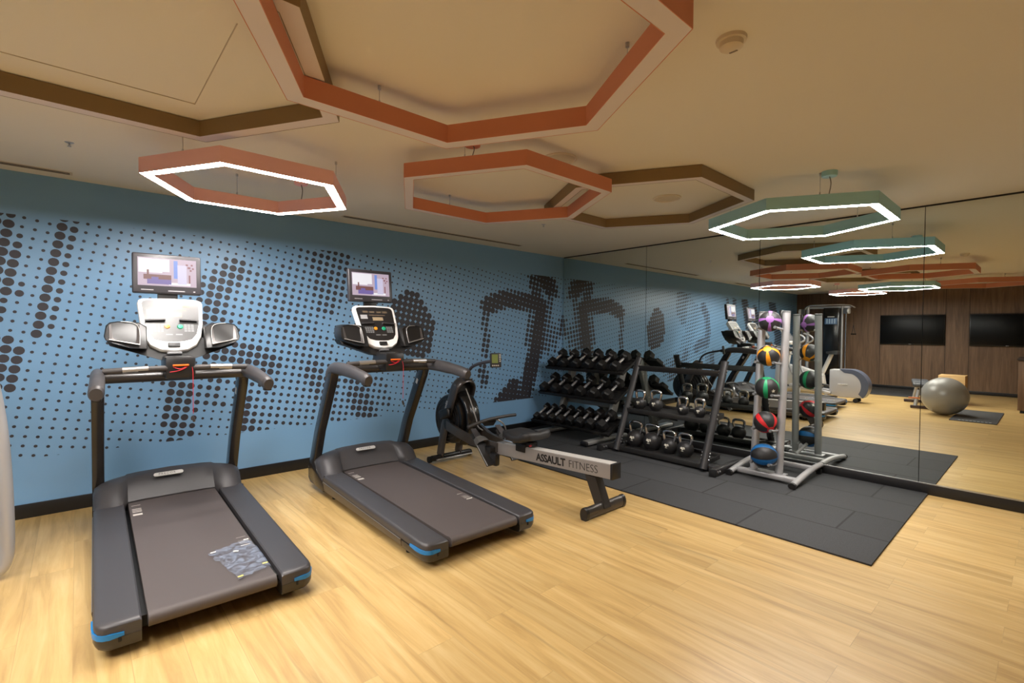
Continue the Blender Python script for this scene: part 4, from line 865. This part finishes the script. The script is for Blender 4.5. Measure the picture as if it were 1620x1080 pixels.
# ------------------------------------------------------------------ things behind the camera, seen in the mirror
def make_elliptical():
    t = thing('elliptical_trainer', 'silver elliptical trainer with big rounded rear housing at the left edge and in the mirror', 'elliptical trainer', (-6.30, -1.5, 0))
    pale = mat('elliptical_pale_grey', (188, 186, 188), .35, .2); band = mat('elliptical_blue_grey', (98, 104, 122), .3, .3); sv = SILVER(); bk = BLACK()
    pr = [(-.40, .14), (-.40, .655), (-.72, .665)] + [(-.74 + -.33 * sin(a), .335 + .33 * cos(a)) for a in [R(10) + R(125) * k / 10 for k in range(11)]] + [(-.90, .10), (-.60, .09)]
    b = MB(); b.prism(pr, 'x', -.14, .14, .02, 3); h = b.build('rear_housing', pale, t)
    pts = [(-.58, .669)] + [(-.74 + -.338 * sin(a), .335 + .338 * cos(a)) for a in [R(8) + R(125) * k / 12 for k in range(13)]]
    inn = [(-.66, .60)] + [(-.72 + -.235 * sin(a), .335 + .26 * cos(a)) for a in [R(18) + R(108) * k / 12 for k in range(13)]]
    b = MB(); b.loft([[(-.146, *p), (.146, *p), (.146, *q), (-.146, *q)] for p, q in zip(pts, inn)]); b.build('rear_band', band, h)
    b = MB(); b.box((.147, -.64, .36), (.006, .17, .032), .006); bd = b.build('badge', mat('badge_white', (214, 212, 210), .4), h)
    text('badge_lettering', 'PRECOR', .026, bd, (.1505, -.715, .35), (0, 1, 0), (0, 0, 1), mat('badge_print', (120, 118, 118), .5), spacing=1.2)
    for s in (-1, 1):
        b = MB(); b.tube([(s * .10 - .02, -.86, .045), (s * .10 + .02, -.86, .045)], .045, 20); b.build('transport_wheel', MATTE(), t)
        b = MB(); b.box((s * .18, -.05, .22), (.09, .80, .06), .015, rot=RX(R(8))); arm = b.build('pedal_arm', pale, t)
        b = MB(); b.box((s * .24, -.12, .30), (.14, .38, .035), .012, rot=RX(R(8))); b.build('foot_pedal', bk, arm)
        b = MB(); b.tube(smooth([(s * .30, .10, .30), (s * .34, .30, .62), (s * .34, .36, .95), (s * .30, .18, 1.18), (s * .27, .02, 1.24), (s * .25, .06, 1.34), (s * .27, .22, 1.40)], 2), .019, 12); b.build('swing_handle', STEEL(), t)
        # tall silver side tube curving in along the floor
        b = MB(); b.tube(smooth([(s * .29, .355, 1.55), (s * .335, .355, 1.40), (s * .40, .355, 1.22), (s * .445, .355, .95), (s * .467, .355, .62), (s * .475, .355, .26), (s * .47, .355, .09), (s * .42, .35, .035), (s * .30, .35, .03)], 2), .030, 14, ry=.034); sf = b.build('side_tube', sv, t)
        b = MB(); b.tube([(s * .41, .355, .93), (s * .30, .36, .93), (s * .12, .45, .93)], .016, 10); b.build('tube_bracket', STEEL(), sf)
        b = MB(); b.tube(smooth([(s * .41, .375, .92), (s * .425, .375, .72), (s * .445, .372, .48)]), .012, 10); b.build('inner_rod', STEEL(), sf)
    b = MB(); b.tube([(-.40, .36, .045), (.40, .36, .045)], .026, 12); b.box((0, .0, .06), (.16, 1.0, .06), .012); b.tube([(-.36, .72, .035), (.36, .72, .035)], .03, 12); b.build('base_frame', mat('elliptical_frame', (130, 130, 134), .4, .4), t)
    b = MB(); b.tube([(0, .66, .06), (0, .62, .7), (0, .50, 1.22)], .06, 14, ry=.07); b.build('front_column', pale, t)
    b = MB(); b.box((0, .46, 1.33), (.34, .05, .36), .03, 3, rot=RX(R(-30))); con = b.build('console', WHITE(), t)
    b = MB(); b.box((0, .425, 1.34), (.27, .02, .24), .015, rot=RX(R(-30))); b.build('control_panel', mat('grey_panel', (110, 110, 114), .3), con)
    b = MB(); b.box((0, .55, 1.76), (.40, .045, .30), .012); tv = b.build('television', mat('tv_bezel_dark', (42, 40, 42), .35), t)
    b = MB(); b.box((0, .57, 1.55), (.08, .04, .16), .008); b.build('tv_bracket', bk, tv)
    b = MB(); b.box((0, .527, 1.77), (.35, .004, .21), .001); b.build('screen', mat('dark_screen', (30, 28, 28), .15), tv)
make_elliptical()

def make_bike():
    t = thing('exercise_bike', 'pale exercise bike with black saddle behind the elliptical, seen in the mirror', 'exercise bike', (-7.35, -1.1, 0))
    pale = mat('bike_pale_grey', (200, 198, 196), .35, .15); bk = BLACK(); sv = SILVER()
    b = MB(); b.loft([[(x, -.42, z) for x, z in ((-.05, .94), (.05, .94), (.05, .985), (-.05, .985))], [(x, -.52, z) for x, z in ((-.13, .925), (.13, .925), (.12, 1.0), (-.12, 1.0))], [(x, -.66, z) for x, z in ((-.14, .93), (.14, .93), (.12, 1.01), (-.12, 1.01))]]); b.build('saddle', mat('saddle_black', (34, 33, 33), .5), t, 60)
    b = MB(); b.tube([(0, -.30, .36), (0, -.52, .93)], .028, 12, ry=.045); b.build('seat_post', pale, t)
    pr = [(-.42, .20), (-.38, .46), (-.20, .52), (.10, .62), (.42, .66), (.52, .52), (.50, .22), (.30, .12), (-.2, .12)]
    b = MB(); b.prism(pr, 'x', -.085, .085, .03, 3); b.build('drive_housing', pale, t)
    b = MB(); b.tube([(0, .40, .62), (0, .34, 1.05)], .04, 12); b.build('front_column', pale, t)
    b = MB(); b.tube(smooth([(-.25, -.02, 1.10), (-.26, .22, 1.06), (-.18, .34, 1.04), (.18, .34, 1.04), (.26, .22, 1.06), (.25, -.02, 1.10)]), .017, 10); b.build('handlebar', bk, t)
    b = MB(); b.box((0, .36, 1.26), (.30, .05, .30), .025, rot=RX(R(-25))); b.build('console', WHITE(), t)
    for y in (-.50, .55):
        b = MB(); b.tube([(-.28, y, .035), (.28, y, .035)], .034, 12); b.build('stabiliser', sv, t)
    b = MB(); b.box((0, .02, .09), (.10, 1.05, .06), .01); b.build('base_frame', pale, t)
    for s in (-1, 1):
        b = MB(); b.tube([(s * .09, 0, .34), (s * .13, 0, .34), (s * .13, s * .12, .34 - s * .12)], .014, 8); cr = b.build('crank', sv, t)
        b = MB(); b.box((s * .19, s * .12, .34 - s * .12), (.10, .09, .025), .006); b.build('pedal', bk, cr)
make_bike()

def make_trainer():
    t = thing('cable_machine', 'black and silver cable machine against the wood wall in the mirror', 'cable machine', (-9.35, -1.0, 0))
    sv = SILVER(); bk = mat('shroud_gloss_black', (14, 14, 15), .18)
    b = MB(); b.box((.02, -.12, 1.06), (.40, .36, 2.02), .02); sh = b.build('weight_shroud', bk, t)
    b = MB(); b.box((.225, -.12, 1.72), (.006, .28, .16), .002); pl = b.build('exercise_chart', mat('chart_blue', (60, 86, 120), .4), sh)
    for i in range(4):
        b = MB(); b.box((.229, -.205 + i * .057, 1.72), (.003, .03, .12), .001); b.build('chart_figure', mat('chart_pale', (150, 170, 190), .5), pl)
    b = MB(); b.box((.225, -.12, 1.835), (.004, .16, .02), .001); b.build('chart_heading', mat('chart_white', (190, 190, 190), .5), sh)
    for s in (-1, 1):
        yc, rc = (.47, .042) if s > 0 else (-.33, .026)
        b = MB(); b.tube([(.05, yc, .0), (.05, yc, 2.12)], rc, 16); b.build('column', sv, t)
        yg = .56 if s > 0 else -.45
        b = MB(); b.tube([(.20, yg, .04), (.20, yg, 2.05)], .014, 12); b.build('guide_rod', CHROME(), t)
        b = MB(); b.box((.20, .56 if s > 0 else -.45, 1.98), (.08, .12, .14), .015); ca = b.build('pulley_carriage', mat('carriage_grey', (90, 92, 96), .35, .5), t)
        b = MB(); b.tube([(.24, s * .60 + (-.02 if s > 0 else .06), 1.98), (.24, s * .60 + (.02 if s > 0 else .10), 1.98)], .07, 22); b.build('pulley', mat('pulley_white', (196, 194, 190), .4), ca)
        b = MB(); b.tube([(.24, s * 0.66 + .05, 1.93), (.24, s * 0.67 + .05, 1.62)], .004, 6); b.tube([(.24, s * 0.67 + .05, 1.62), (.24, s * 0.64 + .05, 1.40)], .006, 6); b.tube([(.24, s * 0.67 + .05, 1.62), (.24, s * 0.71 + .05, 1.40)], .006, 6); cb = b.build('cable', MATTE(), t)
        b = MB(); b.tube([(.24, s * 0.62 + .05, 1.39), (.24, s * 0.73 + .05, 1.39)], .016, 10); b.build('stirrup_grip', bk, cb)
        b = MB(); b.box((.10, s * .52, .03), (.80, .12, .06), .012); b.build('foot', sv, t)
    b = MB(); b.tube(smooth([(.10, -.62, 2.06), (.12, -.50, 2.14), (.12, -.25, 2.15), (.12, .25, 2.15), (.12, .40, 2.15), (.10, .50, 2.10), (.10, .54, 2.02)]), .019, 12); b.build('pull_up_bar', CHROME(), t)
    b = MB(); b.box((.0, 0, .05), (.16, 1.1, .08), .01); b.box((0, 0, 2.09), (.10, 1.0, .06), .01); b.build('cross_member', sv, t)
make_trainer()

def wall_tv(y0, y1, label):
    t = thing('television', label, 'television', (XW, (y0 + y1) / 2, 1.505), 0, 'black televisions on the wood wall')
    w_ = abs(y1 - y0)
    MB().box((.03, 0, 0), (.05, w_, .74), .004).build('bezel', mat('tv_bezel_black', (16, 15, 15), .3), t)
    MB().box((.0555, 0, .008), (.003, w_ - .03, .70), .001).build('screen', mat('tv_glass', (6, 6, 7), .35, spec=.2), t)
    MB().box((.057, .02, -.354), (.004, .05, .008), .001).build('maker_plate', STEEL(), t)
wall_tv(-1.985, -3.255, 'large black television on the wood wall, left one in the mirror')
wall_tv(-3.69, -4.98, 'large black television on the wood wall, cut by the right edge in the mirror')

# adjustable bench
t = thing('weight_bench', 'grey padded weight bench beside the silver exercise ball in the mirror', 'bench', (-6.75, -3.30, 0), R(-10))
pd = mat('bench_pad_grey', (70, 72, 76), .5); sv = SILVER()
b = MB(); b.box((.28, 0, .44), (.56, .27, .07), .025, 3); b.build('seat_pad', pd, t)
b = MB(); b.box((-.34, 0, .445), (.64, .27, .07), .025, 3); b.build('back_pad', pd, t)
b = MB(); b.box((-.02, 0, .36), (1.05, .06, .06), .008); b.build('spine', sv, t)
for x, wd in ((.50, .34), (-.55, .50)):
    b = MB(); b.box((x, 0, .035), (.08, wd, .05), .01); b.build('foot_bar', mat('bench_foot_dark', (60, 42, 40), .5), t)
    for s in (-1, 1):
        b = MB(); b.tube([(x, s * .10, .05), (x - (.06 if x > 0 else -.06), s * .05, .35)], .03, 12); b.build('leg', sv, t)
b = MB(); b.tube([(.50, -.20, .20), (.50, .20, .20)], .014, 10); b.build('adjuster_handle', mat('copper_grip', (190, 110, 60), .4), t)

# plyo box
t = thing('plyometric_box', 'plywood jump box with a hand slot behind the exercise ball in the mirror', 'box', (-7.62, -3.67, 0))
ply = wood_mat('plywood', [(196, 156, 100), (214, 176, 120), (226, 192, 138)], (.9, 3), 'y', .5, seam=0)
MB().box((0, 0, .29), (.44, .40, .58), .004).build('box_body', ply, t)
b = MB(); b.box((.2205, .0, .455), (.004, .13, .045), .0015); b.build('hand_slot', mat('slot_dark', (24, 18, 12), .8), t)

# exercise ball and mat
o = MB().ball((0, 0, 0), .325, 48, 32).build('exercise_ball', mat('ball_silver_vinyl', (150, 148, 144), .3, .15)); o.location = (-5.72, -3.76, .325)
tag(o, 'large silver exercise ball on the oak floor in the mirror', 'exercise ball')
t = thing('exercise_mat', 'dark grey exercise mat with white writing on the floor in the mirror', 'exercise mat', (-5.9, -4.17, 0), R(0))
MB().box((0, 0, .007), (1.62, .56, .014), .005).build('foam_sheet', mat('mat_charcoal', (66, 67, 70), .7, bump=.2, bscale=300), t)
b = MB()
for i in range(9): b.box((.74, -.20 + i * .045, .0148), (.022, .030, .001))
b.build('writing', mat('mat_print', (190, 190, 190), .6), t)

# low wooden counter at the right edge of the mirror
t = thing('wooden_counter', 'low wood veneer counter at the right edge of the mirror', 'cabinet', (-7.55, -5.1, 0))
b = MB(); b.box((0, 0, .50), (1.1, 1.0, .90), .004); b.build('cabinet_body', WALNUT, t)
b = MB(); b.box((0, 0, .96), (1.14, 1.04, .03), .004); b.build('counter_top', mat('counter_dark', (48, 36, 28), .4), t)
b = MB(); b.box((0, 0, .03), (1.04, .94, .06)); b.build('plinth', SKIRT, t)
